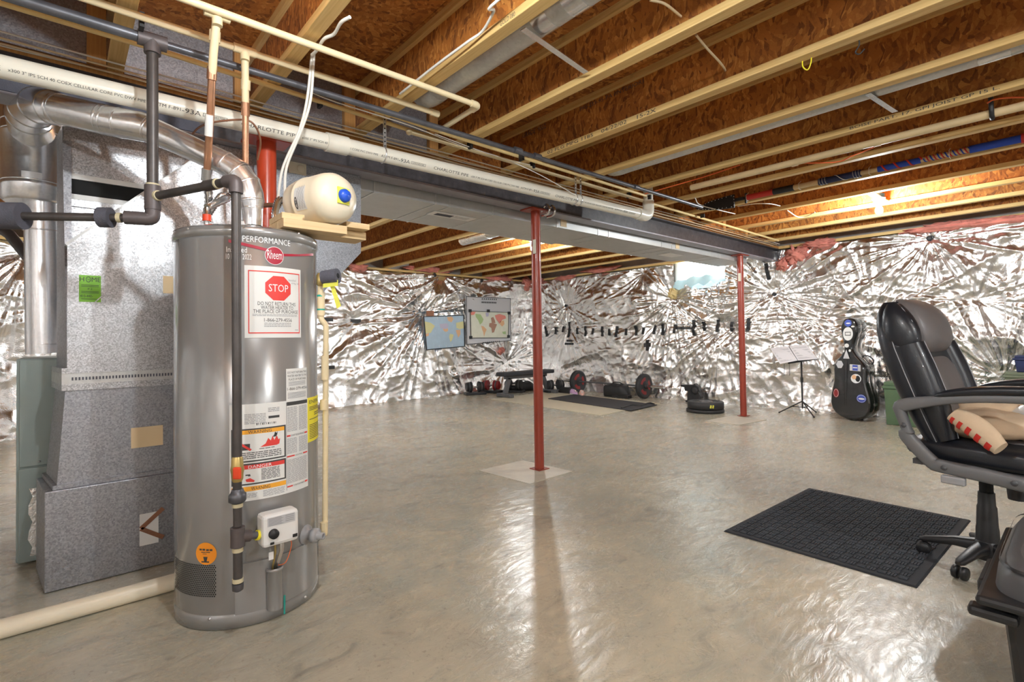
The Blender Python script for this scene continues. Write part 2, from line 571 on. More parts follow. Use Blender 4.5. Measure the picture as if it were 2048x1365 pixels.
def foil_mesh(fn, place, s0, s1, z0, z1, step, name, parent):
    ns, nz = int((s1-s0)/step)+1, int((z1-z0)/step)+1
    a, z = np.meshgrid(np.linspace(s0, s1, ns), np.linspace(z0, z1, nz), indexing='ij')
    h = fn(a, z)
    zt = z.copy()
    top = z1-.0*z
    rag = .05*fbm(a*2.3+5, a*0+2, 3)
    zt = np.where(z > z1-.15, z-(rag*(z-(z1-.15))/.15), z)
    P = place(a, zt, h).reshape(-1, 3)
    c = wpos(parent)
    me = bpy.data.meshes.new(name)
    idx = np.arange(ns*nz).reshape(ns, nz)
    fcs = np.stack([idx[:-1, :-1], idx[1:, :-1], idx[1:, 1:], idx[:-1, 1:]], -1).reshape(-1, 4)
    me.vertices.add(ns*nz); me.vertices.foreach_set('co', (P-c).ravel())
    me.loops.add(fcs.size); me.loops.foreach_set('vertex_index', fcs.ravel())
    me.polygons.add(len(fcs)); me.polygons.foreach_set('loop_start', np.arange(0, fcs.size, 4))
    me.polygons.foreach_set('use_smooth', np.ones(len(fcs), bool))
    me.update(calc_edges=True)
    me.materials.append(MATS['foil'])
    o = bpy.data.objects.new(name, me); COL.objects.link(o); o.parent = parent
    return o

# ================================================================== STRUCTURE
XE, YS = 3.3, -3.4                      # the unseen ends of the room
ZJ, ZS = 2.44, 2.74                     # joist underside, subfloor underside
fl = struct('floor', MB().box(XW-.1, XE+.1, YS-.1, YW+.1, -.12, 0), 'concrete')
def patch(cs, name='concrete_patch'):
    b = MB().prism([(c[0], c[1], -.01) for c in cs], (0, 0, .0135))
    return obj(name, b, 'patch_concrete', fl)
patch([(-3.46, 2.64), (-2.865, 2.68), (-2.885, 3.18), (-3.455, 3.15)])
_p2 = [PZ(*q) for q in ((1408, 843), (1462, 832), (1533, 841), (1478, 851))]
patch(_p2)
c_ = struct('ceiling', MB().box(XW-.1, XE+.1, YS-.1, YW+.1, ZS+.02, ZS+.12), 'osb_subfloor')
# subfloor sheets, 1.22 x 2.44 m, each a panel with open joints
k = 0
for i in range(6):
    for j in range(10):
        x0 = XW-.1+i*2.44-(1.22 if j % 2 else 0); y0 = YS-.1+j*1.22
        x1, y1 = min(x0+2.437, XE+.1), min(y0+1.217, YW+.1)
        x0 = max(x0, XW-.1)
        if x1-x0 < .1 or y1-y0 < .1: continue
        obj('subfloor_sheet', MB().box(x0, x1, y0, y1, ZS, ZS+.018), 'osb_subfloor', c_)

wr = struct('wall_right', MB().box(XW-.1, XE+.1, YW, YW+.15, 0, ZS+.02), 'wall_concrete')
wl = struct('wall_left', MB().box(XW-.15, XW, YS-.1, YW, 0, ZS+.02), 'wall_concrete')
wb = struct('wall_back', MB().box(XW, XE+.1, YS-.15, YS, 0, ZS+.02), 'wall_concrete')
wf = struct('wall_front', MB().box(XE, XE+.15, YS, YW, 0, ZS+.02), 'wall_concrete')
ZT = 2.40
WIN = (-4.86, -3.93, 1.94, 2.42)        # basement window on the right wall
fr = foil_mesh(foil_r, lambda a, z, h: np.stack([a, YW-h, z], -1), XW, .9, 0, ZT, .0135, 'foil_blanket', wr)
bm = bmesh.new(); bm.from_mesh(fr.data)
off = np.array(fr.parent.location)
kill = [f for f in bm.faces if WIN[0] < f.calc_center_median().x+off[0] < WIN[1] and f.calc_center_median().z+off[2] > WIN[2]+.05*math.sin(9*f.calc_center_median().x)]
bmesh.ops.delete(bm, geom=kill, context='FACES'); bm.to_mesh(fr.data); bm.free()
foil_mesh(foil_l, lambda a, z, h: np.stack([XW+h, a, z], -1), -2.2, YW, 0, ZT, .018, 'foil_blanket', wl)
foil_b = Foil([(x, z, .07, .9) for x, z in ((-7, 1.2), (-5.2, 1.9), (-3.6, .9), (-2, 1.7), (-.5, 1.1), (1.2, 1.9), (2.4, .9))], 40.1)
foil_mesh(foil_b, lambda a, z, h: np.stack([a, YS+h, z], -1), XW, XE, 0, ZT, .05, 'foil_blanket', wb)
foil_mesh(foil_b, lambda a, z, h: np.stack([XE-h, a, z], -1), YS, YW, 0, ZT, .05, 'foil_blanket', wf)
# timber sill plates on top of the foundation walls, pink batts above the foil
obj('sill_plate', MB().box(XW, XE, YW-.14, YW, ZT+.0, ZJ), 'pine', wr)
obj('sill_plate', MB().box(XW, XW+.14, YS, YW-.14, ZT+.0, ZJ), 'pine_y', wl)

def fluff(c, rx, ry, rz, parent, name='pink_batt', seed=1):
    rs = random.Random(seed); b = MB()
    b.sphere((0, 0, 0), 1, 32, 20)
    b.v = [tuple(np.array(c)+np.array((p[0]*rx, p[1]*ry, p[2]*rz))*(.8+1.5*(fbm(np.array([p[0]*3.5+seed+p[2]*2+20]), np.array([p[1]*3.5+p[2]*4.1+20]), 5)[0]-.5))) for p in b.v]
    return obj(name, b, 'pink_fluff', parent)
def at_r(px, py, o=.1): return PY(px, py, YW-o)
def at_l(px, py, o=.1): return PX(px, py, XW+o)
for i, (px, py, rx, rz) in enumerate(((1592, 512, .16, .14), (1565, 530, .10, .10), (1200, 540, .5, .06), (1130, 556, .3, .05), (1075, 562, .2, .08), (1640, 486, .25, .06), (1900, 452, .5, .05), (2020, 440, .4, .05))):
    fluff(at_r(px, py, .17), rx, .10, rz, wr, seed=i+2)
for i, (px, py, ry, rz) in enumerate(((717, 535, .2, .09), (860, 540, .6, .06), (1000, 556, .4, .07), (1053, 568, .15, .16), (1001, 700, .10, .10))):
    fluff(at_l(px, py, .16), .10, ry, rz, wl, seed=i+20)

# window_1: bright plastic-covered basement window
w1 = struct('window_1', MB().box(WIN[0]-.03, WIN[1]+.03, YW-.05, YW-.01, WIN[2]-.02, WIN[3]), 'plastic_white')
gw = MB()
obj('window_pane', MB().box(WIN[0]+.05, WIN[1]-.07, YW-.075, YW-.055, WIN[2]+.13, WIN[3]-.03), 'window_glow', w1)
fm = MB(); n = 14
vs = []
for i in range(n):
    x = WIN[0]-.02+(WIN[1]-WIN[0]+.02)*i/(n-1)
    vs += [(x, YW-.20-.03*math.sin(i*1.3), WIN[2]-.02+.09*(i/(n-1))+.03*math.sin(i*2.1)), (x, YW-.10, WIN[2]+.12+.07*math.sin(i/(n-1)*3)+.02*math.sin(i*1.7))]
fm.add(vs, [(2*i, 2*i+2, 2*i+3, 2*i+1) for i in range(n-1)], True)
obj('window_film', fm, 'window_film', w1)
fluff(at_r(1346, 588, .2), .10, .06, .10, wr, 'insulation_edge', 33).data.materials[0] = MATS['cpvc_yellow']

# steel I-beam on posts, timber plate on top
XB = -3.17
bt = thing('steel_beam', 'long dark steel I-beam carrying the floor joists on red posts', 'beam', (XB, 2.4, 2.215))
bt['kind'] = 'structure'
obj('bottom_flange', MB().box(XB-.07, XB+.07, YS, YW-.02, 2.215, 2.228), 'beam_grey', bt)
obj('web', MB().box(XB-.006, XB+.006, YS, YW-.02, 2.228, 2.392), 'beam_paint', bt)
obj('top_flange', MB().box(XB-.07, XB+.07, YS, YW-.02, 2.392, 2.405), 'beam_paint', bt)
obj('timber_plate', MB().box(XB-.07, XB+.07, YS, YW-.02, 2.405, ZJ), 'block_wood', bt)
obj('foam_strip', MB().box(XB+.008, XB+.03, YS, .55, 2.245, 2.385), 'foam_dark', bt)

# I-joists, one thing each
JW, JF = .064, .038
def joist(x0, x1, yfar, label, group):
    y0, y1 = yfar-JW, yfar; yc = yfar-JW/2
    t = thing('floor_joist', label, 'joist', ((x0+x1)/2, yc, ZJ), group)
    obj('bottom_flange', MB().box(x0, x1, y0, y1, ZJ, ZJ+JF), 'pine', t, bevel=.003)
    obj('top_flange', MB().box(x0, x1, y0, y1, ZS-JF, ZS), 'pine', t)
    obj('web', MB().box(x0, x1, yc-.006, yc+.006, ZJ+JF, ZS-JF), 'osb_web', t)
    return t
JR = [-2.88, -2.26, -1.64, -1.02, -.40, .22, .84, 1.46, 2.081, 2.698, 3.33, 3.937, 4.586, 5.19, 5.776, 6.42, 7.05, 7.66]
JLAB = {.84: 'wooden I-joist with a white cable stapled under its flange above the heater', 1.46: 'wooden I-joist beside the strapped round duct with a white cable along it', 2.081: 'wooden I-joist just beyond the strapped round duct', 2.698: 'wooden I-joist with a yellow wire hook under its flange',
        3.33: 'wooden I-joist with a round duct tucked against its far side', 3.937: 'wooden I-joist just before the long pale pole with dark printing on its flange', 4.586: 'wooden I-joist just beyond the long pale pole', 5.19: 'wooden I-joist carrying the wrapped spear',
        5.776: 'wooden I-joist between the wrapped spear and the lit bulb', 6.42: 'wooden I-joist just behind the lit bulb by the cello case'}
JO = {}
for y in JR:
    JO[y] = joist(XB-.05, XE, y, JLAB.get(y, 'plain wooden I-joist overhead on the bulb side of the steel beam'), 'I-joists on the bulb side of the beam')
def joist_print(t, yj, p0, p1, h, web=True):
    yp = yj-JW/2-.0068 if web else yj-JW-.0008
    a, c = PY(*p0, yp), PY(*p1, yp)
    z0 = (a[2]+c[2])/2
    z0 = min(max(z0, ZJ+JF+.01), ZS-JF-h-.01) if web else ZJ+.006
    b = MB(); letter(b, t, lambda u, v: (u, yp, v), a[0], c[0], z0, z0+h)
    obj('stamped_print', b, 'ink', JO[yj])
joist_print('PFS-233-95-PA (INTERIOR)', 2.698, (1160, 211), (1287, 152), .035)
joist_print('GRADE  9552', 2.698, (1045, 262), (1092, 242), .035)
joist_print('02 FLG MFG 1185    04/22/02    15-2X', 2.698, (1095, 312), (1312, 226), .024, False)
joist_print('BOISE PART. 17. GPI JOIST GP 15 L.', 3.937, (1700, 270), (2000, 186), .024, False)
joist_print('GOLD 080', 1.46, (1000, 42), (1030, 22), .02, False)
JL = [-2.6, -2.0, -1.4, -.8, -.2, .38, .97, 1.56, 2.15, 2.742, 3.335, 3.926, 4.526, 5.084, 5.634, 6.30, 6.88, 7.46]
for y in JL:
    joist(XW+.02, XB+.05, y+.0, 'wooden I-joist overhead between the steel beam and the map wall', 'I-joists on the map side of the beam')
# blocking boards between the joists over the beam, some of them galvanized return-air panning
for a, b in zip(JR[:-1], JR[1:]):
    metal = -.7 < a < 1.7
    o = obj('joist_blocking', MB().box(XB+.055, XB+.072, a+.004, b-JW-.004, ZJ+.002, ZS-.002), 'spangle_low' if metal else 'osb_web')
    tag(o, 'galvanized sheet closing the joist bay above the steel beam' if metal else 'upright strand board closing the joist bay above the steel beam', 'sheet' if metal else 'board', 'metal closure sheets above the beam' if metal else 'board closures above the beam')
for y in (.22, .84, 1.46, 2.081, 3.937, 5.19, 6.42, 7.05):
    o = obj('squash_block', MB().box(XB+.074, XB+.112, y-.075-JW, y-.004-JW, ZJ+.001, ZS-.001), 'block_wood')
    tag(o, 'short upright timber block beside a joist end above the beam', 'wood block', 'timber blocks at the joist ends')

# posts
def post(x, y, r, z1, mat, label, plate=True):
    t = thing('steel_post', label, 'post', (x, y, 0))
    obj('pole', MB().cyl((x, y, .004), (x, y, z1), r, 28), mat, t)
    if plate:
        obj('top_plate', MB().box(x-.075, x+.075, y-.11, y+.11, z1-.012, z1), mat, t)
    obj('base_plate', MB().box(x-.06, x+.06, y-.06, y+.06, .0036, .010), mat, t)
    return t
p1 = post(-3.133, 3.042, .041, 2.214, 'post_red', 'dark red round steel post with two metal clamps at its top')
for dy in (.035, .10):
    cl = [(-3.10, 3.042+dy, 2.20), (-3.04, 3.042+dy, 2.245), (-3.0, 3.042+dy, 2.21), (-3.02, 3.042+dy, 2.165), (-3.09, 3.042+dy, 2.16)]
    obj('clamp', MB().tube(bez(cl, 5), .011, 8), 'chrome', p1)
obj('tag_plate', MB().box(-3.12, -3.09, 2.994, 3.0, 1.83, 1.95), 'cream_plate', p1)
p2 = post(-3.19, 7.012, .041, 2.214, 'post_red', 'dark red round steel post beside the music stand')
obj('tag_plate', MB().box(-3.2, -3.165, 6.963, 6.969, 1.85, 1.96), 'cream_plate', p2)
q = U(533, 300, 2.78)
post(q[0], q[1], .049, 2.214, 'post_red_bright', 'bright red steel post standing behind the water heater')

# bare-bulb lampholders between the joists
def lamp(x, y, span, label, mat='bulb'):
    t = thing('bulb_lampholder', label, 'lamp', (x, y, 2.44), 'bare bulbs in the joists')
    obj('mounting_bar', MB().box(x-.03, x+.03, y-span/2, y+span/2, 2.452, 2.464), 'galv_duct', t)
    obj('junction_box', MB().lathe([(.05, 0), (.05, .03)], (x, y, 2.464), n=8), 'box_blue', t)
    obj('lampholder', MB().lathe([(.024, -.01), (.03, .0), (.055, .04), (.057, .045)], (x, y, 2.407), n=24), 'plastic_white', t)
    obj('bulb', MB().lathe([(.001, -.105), (.018, -.102), (.029, -.088), (.033, -.068), (.029, -.045), (.016, -.02), (.014, .0)], (x, y, 2.40), n=20), mat, t)
lamp(-1.374, 6.09, .52, 'lit bare bulb in a white lampholder above the cello case')
lamp(-5.0, 4.80, .49, 'lit bare bulb in a white lampholder between joists above the exercise mat')
lamp(-1.0, .50, .5, 'lit bare bulb in a white lampholder above the water heater aisle', 'bulb_low')
lamp(1.7, 1.75, .5, 'added fill bulb in a white lampholder, out of view beyond the desk chair')  # invented lamp behind the camera, added for overall fill light
lamp(-6.6, .68, .5, 'lit bare bulb in a white lampholder behind the return-air drop')
lamp(.9, -1.95, .5, 'added fill bulb in a white lampholder, unseen far behind the black tote')  # another added fill lamp, unseen, brightens the room from the rear

# ================================================================== WATER HEATER
HX, HY, HR, HT = -2.49, .625, .283, 1.583
def hit(px, py):                        # pixel -> (angle, z) on the tank surface
    d = ray(px, py); o = np.array([-HX, -HY])
    a = d[0]**2+d[1]**2; b = 2*(d[0]*o[0]+d[1]*o[1]); c = o@o-HR*HR
    t = (-b-math.sqrt(max(0, b*b-4*a*c)))/(2*a)
    p = OC+d*t
    return math.atan2(p[1]-HY, p[0]-HX), p[2]
def hs(th, z, off=0.0):
    return (HX+(HR+off)*math.cos(th), HY+(HR+off)*math.sin(th), z)
heater = thing('water_heater', 'tall grey cylindrical gas water heater covered in warning labels', 'water heater', (HX, HY, 0))
obj('tank', MB().lathe([(HR-.012, 0), (HR+.001, .004), (HR+.001, .052), (HR-.002, .056), (HR-.002, .06), (HR, .064), (HR, HT-.045), (HR-.003, HT-.043), (HR-.003, HT-.040), (HR+.005, HT-.038), (HR+.005, HT-.006), (HR-.002, HT)], (HX, HY, 0), n=96), 'heater_grey', heater)
obj('tank_lid', MB().lathe([(HR+.003, HT-.002), (HR-.02, HT+.008), (.10, HT+.02), (.001, HT+.022)], (HX, HY, 0), n=64), 'heater_grey', heater)
for px, py in ((378, 458), (487, 455), (597, 468), (420, 1238), (610, 1195)):
    th, z = hit(px, py)
    obj('screw', MB().lathe([(.006, 0), (.005, .004), (.001, .006)], hs(th, z, .001), (math.cos(th), math.sin(th), 0), 10), 'screw', heater)

def wrap_poly(b, pts, f, du):           # flat outline cut into strips so that it follows the curve
    q = bmesh.new()
    q.faces.new([q.verts.new((p[0], p[1], 0)) for p in pts])
    u0, u1 = min(p[0] for p in pts), max(p[0] for p in pts)
    k = int((u1-u0)/du)
    for i in range(1, k+1):
        bmesh.ops.bisect_plane(q, geom=q.verts[:]+q.edges[:]+q.faces[:], plane_co=(u0+(u1-u0)*i/(k+1), 0, 0), plane_no=(1, 0, 0))
    bmesh.ops.triangulate(q, faces=q.faces[:])
    q.verts.index_update()
    b.add([f(v.co.x, v.co.y) for v in q.verts], [tuple(v.index for v in fc.verts) for fc in q.faces], True)
    q.free()
    return b
def pix_poly(px, mat, off, name):
    hz = [hit(*p) for p in px]
    return obj(name, wrap_poly(MB(), hz, lambda t, z: hs(t, z, off), .018), mat, heater)
class Lab:                              # curved label sheet on the tank, from pixel bounds
    def __init__(s, x0, y0, x1, y1, mat, off=.0012, name='label_sheet', label=None):
        ym, xm = (y0+y1)/2, (x0+x1)/2
        s.t0, s.t1 = hit(x0, ym)[0], hit(x1, ym)[0]
        s.z1, s.z0 = hit(xm, y0)[1], hit(xm, y1)[1]
        s.off = off
        s.o = s.rect(0, 1, 0, 1, mat, 0, name, heater)
        if label: s.o['label'] = label
    def fn(s, lift):
        return lambda u, v: hs(s.t0+(s.t1-s.t0)*u, s.z0+(s.z1-s.z0)*v, s.off+lift)
    def mesh(s, b, u0, u1, v0, v1, lift, n=10):
        f = s.fn(lift); vs = []
        n = max(2, int(abs(s.t1-s.t0)*(u1-u0)/.018)+2)
        for i in range(n):
            u = u0+(u1-u0)*i/(n-1); vs += [f(u, v0), f(u, v1)]
        return b.add(vs, [(2*i, 2*i+2, 2*i+3, 2*i+1) for i in range(n-1)], True)
    def rect(s, u0, u1, v0, v1, mat, lift, name='print', parent=None):
        return obj(name, s.mesh(MB(), u0, u1, v0, v1, lift), mat, parent or s.o)
    def rects(s, lst, mat, lift, name='print'):
        b = MB()
        for r in lst: s.mesh(b, *r, lift)
        return obj(name, b, mat, s.o)
    def text(s, lines, mat, lift, name='lettering'):
        b = MB()
        for t, u0, u1, v0, v1 in lines: letter(b, t, s.fn(lift), u0, u1, v0, v1)
        return obj(name, b, mat, s.o)
    def poly(s, pts, mat, lift, name='print'):
        return obj(name, wrap_poly(MB(), pts, s.fn(lift*1.0), .018/abs(s.t1-s.t0)), mat, s.o)
def fine(u0, u1, v0, v1, n, seed=0):    # rows of tiny print as broken bars
    rs = random.Random(seed); out = []
    for i in range(n):
        v = v1-(v1-v0)*(i+.5)/n; h = (v1-v0)/n*.22
        u = u0
        while u < u1-.01:
            w = min(rs.uniform(.02, .07), u1-u)
            out.append((u, u+w*.86, v-h, v+h)); u += w
    return out
# stop label
L = Lab(489, 534, 601, 676, 'label_white', name='stop_label', label='white notice sheet with red stop octagon')
L.rects([(.055, .965, .92, .935), (.055, .965, .062, .077), (.055, .071, .062, .935), (.949, .965, .062, .935)], 'label_red', .0007, 'red_border')
oc = lambda ru, rv_: [(.545+ru*math.cos(math.pi/8+i*math.pi/4)*1.082, .70+rv_*math.sin(math.pi/8+i*math.pi/4)*1.082) for i in range(8)]
L.poly(oc(.225, .172), 'label_red', .0007, 'stop_octagon'); L.poly(oc(.215, .164), 'label_white', .0006, 'octagon_line'); L.poly(oc(.205, .156), 'label_red', .0008, 'octagon_face')
L.text([('STOP', .375, .72, .65, .755)], 'ink_white', .0012)
L.text([('DO NOT RETURN THIS', .20, .87, .455, .505), ('WATER HEATER TO', .25, .82, .40, .45), ('THE PLACE OF PURCHASE', .13, .92, .345, .395), ('1-866-279-4556', .30, .79, .225, .275)], 'ink', .0006)
L.rects(fine(.12, .91, .30, .335, 2, 1)+fine(.3, .78, .15, .215, 3, 2)+fine(.86, .93, .10, .12, 1, 3), 'ink_grey', .0006, 'fine_print')
L.text([('Installed', .73, .88, .815, .845), ('4 May 18', .79, .94, .765, .80)], 'ink_grey', .0006, 'handwriting')
# small notice
L = Lab(572, 737, 613, 806, 'label_white', name='notice_label')
L.text([('DO NOT RETURN THIS', .06, .96, .86, .92), ('WATER HEATER TO THE', .05, .97, .76, .82), ('PLACE OF PURCHASE', .10, .93, .66, .72), ('1-866-279-4556', .04, .99, .38, .46)], 'ink', .0005)
L.rects(fine(.1, .9, .50, .63, 4, 5)+fine(.06, .94, .14, .32, 5, 6), 'ink_grey', .0005, 'fine_print')
# main rating / warning sheet
L = Lab(459, 806, 615, 996, 'label_white', off=.0014, name='warning_sheet', label='large white sheet of boxed warnings and fine print')
L.rects([(.642, .646, .03, .98)], 'ink', .0007, 'column_rule')
L.rects([(.65, .99, .945, .985)], 'ink', .0005, 'header_bar')
L.rects(fine(.655, .81, .66, .93, 22, 11)+fine(.83, .985, .66, .93, 22, 12)+fine(.655, .80, .42, .59, 14, 13)+fine(.83, .985, .42, .59, 14, 14)+fine(.655, .98, .10, .36, 24, 15)+fine(.16, .40, .79, .90, 7, 16)+fine(.42, .56, .90, .95, 3, 17)+fine(.04, .3, .03, .08, 4, 18)+fine(.36, .62, .02, .09, 6, 19), 'ink_grey', .0006, 'fine_print')
L.rects([(.65, .70, .607, .625), (.93, .985, .607, .625), (.65, .76, .385, .40), (.90, .985, .385, .40), (.65, .73, .06, .075), (.93, .985, .06, .078)], 'label_red', .0006, 'red_bars')
L.text([('DO NOT USE GAS APPLIANCE', .71, .92, .606, .626), ('LIGHTING', .77, .89, .384, .40), ('TO TURN OFF GAS TO APPLIANCE', .74, .92, .058, .076)], 'ink', .0007)
L.rects([(.425, .555, .835, .86)], 'ink', .0006, 'maker_mark')
L.rects([(.29+i*.0215, .29+i*.0215+(.006 if i % 3 else .012), .775, .795) for i in range(11)], 'ink', .0006, 'barcode')
def warnbox(v0, v1, band, bandmat, title):
    L.rects([(.02, .635, v0, v1)], 'ink', .0005, 'box_border')
    L.rects([(.04, .615, v0+.015, v1-.015)], 'label_white', .0008, 'box_face')
    L.rects([(.04, .615, v1-.015-band, v1-.015)], bandmat, .0011, 'title_band')
    L.text([(title, .20, .46, v1-.010-band, v1-.02)], 'ink' if bandmat != 'label_red' else 'ink_white', .0015)
warnbox(.40, .745, .042, 'label_amber', 'WARNING'); warnbox(.165, .385, .042, 'label_red', 'DANGER')
L.rects([(.02, .635, .10, .148)], 'label_amber', .0006, 'title_band'); L.text([('WARNING', .23, .44, .105, .142)], 'ink', .001)
L.poly([(.33, .545), (.39, .575), (.42, .63), (.45, .60), (.47, .65), (.49, .60), (.52, .645), (.54, .60), (.56, .61), (.55, .555), (.52, .545)], 'label_red', .0014, 'flame')
L.poly([(.47, .635), (.49, .66), (.50, .69), (.515, .67), (.53, .69), (.525, .655), (.51, .635)], 'ink', .0017, 'figure')
L.poly([(.13, .525), (.22, .525), (.22, .59), (.13, .59)], 'ink', .0014, 'fuel_can')
L.poly([(.12, .58), (.14, .595), (.24, .53), (.22, .515)], 'label_red', .0017, 'red_slash')
L.rects(fine(.10, .58, .43, .505, 4, 21)+fine(.34, .56, .20, .32, 8, 22)+fine(.32, .5, .52, .535, 1, 23), 'ink', .0013, 'fine_print')
L.poly([(.18, .20), (.26, .19), (.27, .205), (.22, .235), (.17, .225)], 'label_red', .0013, 'hand'); L.poly([(.17, .275), (.22, .275), (.225, .255), (.20, .255), (.195, .262), (.17, .262)], 'ink', .0013, 'tap')
# energy label, logo band, round sticker
L = Lab(614, 794, 637.5, 882, 'label_yellow', name='energy_label', label='bright yellow energy label')
L.text([('ENERGY', .10, .97, .86, .94)], 'ink', .0005)
L.rects([(.1, .95, .50, .515)]+fine(.1, .9, .70, .80, 3, 31)+fine(.4, .9, .57, .66, 2, 32)+fine(.1, .95, .06, .40, 9, 33), 'ink', .0005, 'fine_print')
pix_poly([(457, 479), (500, 489), (536, 498), (536, 504), (500, 495), (457, 485)], 'label_darkred', .0012, 'red_stripe')
pix_poly([(566, 508), (596, 509), (626, 507), (626, 512), (596, 513), (566, 513)], 'label_darkred', .0012, 'red_stripe')
def px_text(t, x0, y0, x1, y1, mat, name='lettering'):
    ta_, tb_ = hit(x0, (y0+y1)/2)[0], hit(x1, (y0+y1)/2)[0]; zt_, zl_ = hit((x0+x1)/2, y0)[1], hit((x0+x1)/2, y1)[1]
    b = MB(); letter(b, t, lambda u, v: hs(ta_+(tb_-ta_)*u, zl_+(zt_-zl_)*v, .0012), 0, 1, 0, 1)
    return obj(name, b, mat, heater)
px_text('PERFORMANCE', 485, 475, 580, 487, 'ink_white')
px_text('Installed', 453, 494, 494, 505, 'ink_white', 'handwriting'); px_text('10 NOV 2022', 452, 508, 503, 519, 'ink_white', 'handwriting')
def disc_on(px, py, rz, mat, off, name):
    th, z = hit(px, py); pts = [(hs(th+rz*math.cos(a)/HR, z+rz*math.sin(a), off)) for a in np.linspace(0, 2*math.pi, 33)[:-1]]
    return obj(name, MB().add(pts+[hs(th, z, off)], [(i, (i+1) % 32, 32) for i in range(32)], True), mat, heater), th, z
disc_on(549, 512, .0375, 'ink_white', .0016, 'logo_rim')
dl, th, z = disc_on(549, 512, .0355, 'label_darkred', .0020, 'logo_disc')
b = MB(); letter(b, 'Rheem', lambda u, v: hs(th+u/HR, z+v, .0026), -.029, .030, -.014, .022); obj('lettering', b, 'ink_white', dl)
dl, th, z = disc_on(412, 1108, .043, 'label_orange', .0016, 'orange_sticker')
b = MB()
for u0, u1, v0, v1 in ((-.026, -.016, .012, .019), (-.013, -.002, .012, .019), (.002, .013, .011, .018), (.016, .027, .011, .018), (-.019, .018, .004, .007), (-.012, .004, -.002, .0)):
    b.add([hs(th+u/HR, z+v, .0022) for u, v in ((u0, v0), (u1, v0), (u1, v1), (u0, v1))], [(0, 1, 2, 3)])
b.add([hs(th+u/HR, z+v, .0022) for u, v in ((-.018, -.034), (.014, -.034), (.014, -.029), (-.018, -.029))], [(0, 1, 2, 3)])
b.add([hs(th+u/HR, z+v, .0022) for u, v in ((-.006, -.029), (.004, -.029), (.008, -.012), (-.010, -.012))], [(0, 1, 2, 3)])
obj('lettering', b, 'ink', dl)
# perforated air intakes near the bottom
def perforation(px0, py0, px1, py1, name='air_grille'):
    ym, xm = (py0+py1)/2, (px0+px1)/2
    t0, t1 = hit(px0, ym)[0], hit(px1, ym)[0]; z1, z0 = hit(xm, py0)[1], hit(xm, py1)[1]
    b = MB(); p = .0085
    nz = int((z1-z0)/(p*.87)); nt = int((t1-t0)*HR/p)
    for i in range(nz):
        for j in range(nt):
            zc = z0+i*p*.87; tc = t0+(j+.5*(i % 2))*p/HR
            b.add([hs(tc+.0031*math.cos(a)/HR, zc+.0031*math.sin(a), .0008) for a in np.linspace(0, 2*math.pi, 7)[:-1]], [tuple(range(6))])
    o = obj(name, b, 'black_hole', heater); o['kind'] = 'stuff'
perforation(351, 1125, 436, 1192); perforation(606, 1088, 637, 1130)
# burner access cover, igniter sleeve
ta, za = hit(470, 1130); tb, zb = hit(632, 1120); _, zc = hit(545, 1212)
b = MB(); n = 14
for lift, z0, z1 in ((.006, zc, za),):
    vs = []
    for i in range(n):
        t = ta+(tb-ta)*i/(n-1); vs += [hs(t, z0, lift), hs(t, z1, lift)]
    b.add(vs, [(2*i, 2*i+2, 2*i+3, 2*i+1) for i in range(n-1)], True)
    e = [hs(ta, z0, 0), hs(ta, z0, lift), hs(ta, z1, lift), hs(ta, z1, 0), hs(tb, z0, 0), hs(tb, z0, lift), hs(tb, z1, lift), hs(tb, z1, 0)]
    b.add(e, [(0, 1, 2, 3), (7, 6, 5, 4)])
    vs = []
    for i in range(n):
        t = ta+(tb-ta)*i/(n-1); vs += [hs(t, z1, 0), hs(t, z1, lift), hs(t, z0, 0), hs(t, z0, lift)]
    b.add(vs, [(4*i, 4*i+4, 4*i+5, 4*i+1) for i in range(n-1)]+[(4*i+3, 4*i+7, 4*i+6, 4*i+2) for i in range(n-1)])
obj('access_cover', b, 'heater_grey', heater)
ts, zs1 = hit(547, 1132); _, zs0 = hit(547, 1214)
b = MB().lathe([(.030, zs0), (.031, zs1-.012), (.033, zs1-.01), (.033, zs1), (.026, zs1), (.024, zs1-.05)], hs(ts, 0, .012), n=24)
obj('wire_sleeve', b, 'heater_grey', heater)
obj('green_tape', MB().add([hs(hit(567, 1190)[0]+du, z, .008) for du, z in ((-.012, hit(567, 1190)[1]), (.014, hit(567, 1190)[1]), (.010, hit(567, 1228)[1]), (-.014, hit(567, 1228)[1]))], [(0, 1, 2, 3)]), 'teal', heater)
# gas control valve
tg, zg = hit(546, 1046)
n_, t_ = np.array((math.cos(tg), math.sin(tg), 0)), np.array((-math.sin(tg), math.cos(tg), 0)); zv = np.array((0, 0, 1.0))
gc = np.array(hs(tg, zg, .055))
gv = obj('gas_control', MB().obox(gc, t_, n_, zv, .138, .075, .125), 'plastic_white', heater, bevel=.014)
G = lambda u, v, o=.0: gc+t_*u+zv*v+n_*(.0378+o)
obj('control_neck', MB().cyl(np.array(hs(tg, zg, -.01)), gc, .045, 16), 'plastic_black', heater)
obj('control_knob', MB().lathe([(.019, 0), (.018, .012), (.001, .013)], G(-.030, -.012), n_, 24), 'plastic_black', gv)
obj('control_label', MB().add([G(-.052, .018, .0008), G(.052, .018, .0008), G(.052, .052, .0008), G(-.052, .052, .0008)], [(0, 1, 2, 3)]), 'sticker_silver', gv)
b = MB()
for i in range(6): b.add([G(-.048, .046-i*.005, .0014), G(.010 if i % 2 else .0, .046-i*.005, .0014), G(.0, .0485-i*.005, .0014), G(-.048, .0485-i*.005, .0014)], [(0, 1, 2, 3)])
for i in range(4): b.add([G(.015, .046-i*.007, .0014), G(.048, .046-i*.007, .0014), G(.048, .0485-i*.007, .0014), G(.015, .0485-i*.007, .0014)], [(0, 1, 2, 3)])
obj('fine_print', b, 'ink_grey', gv)
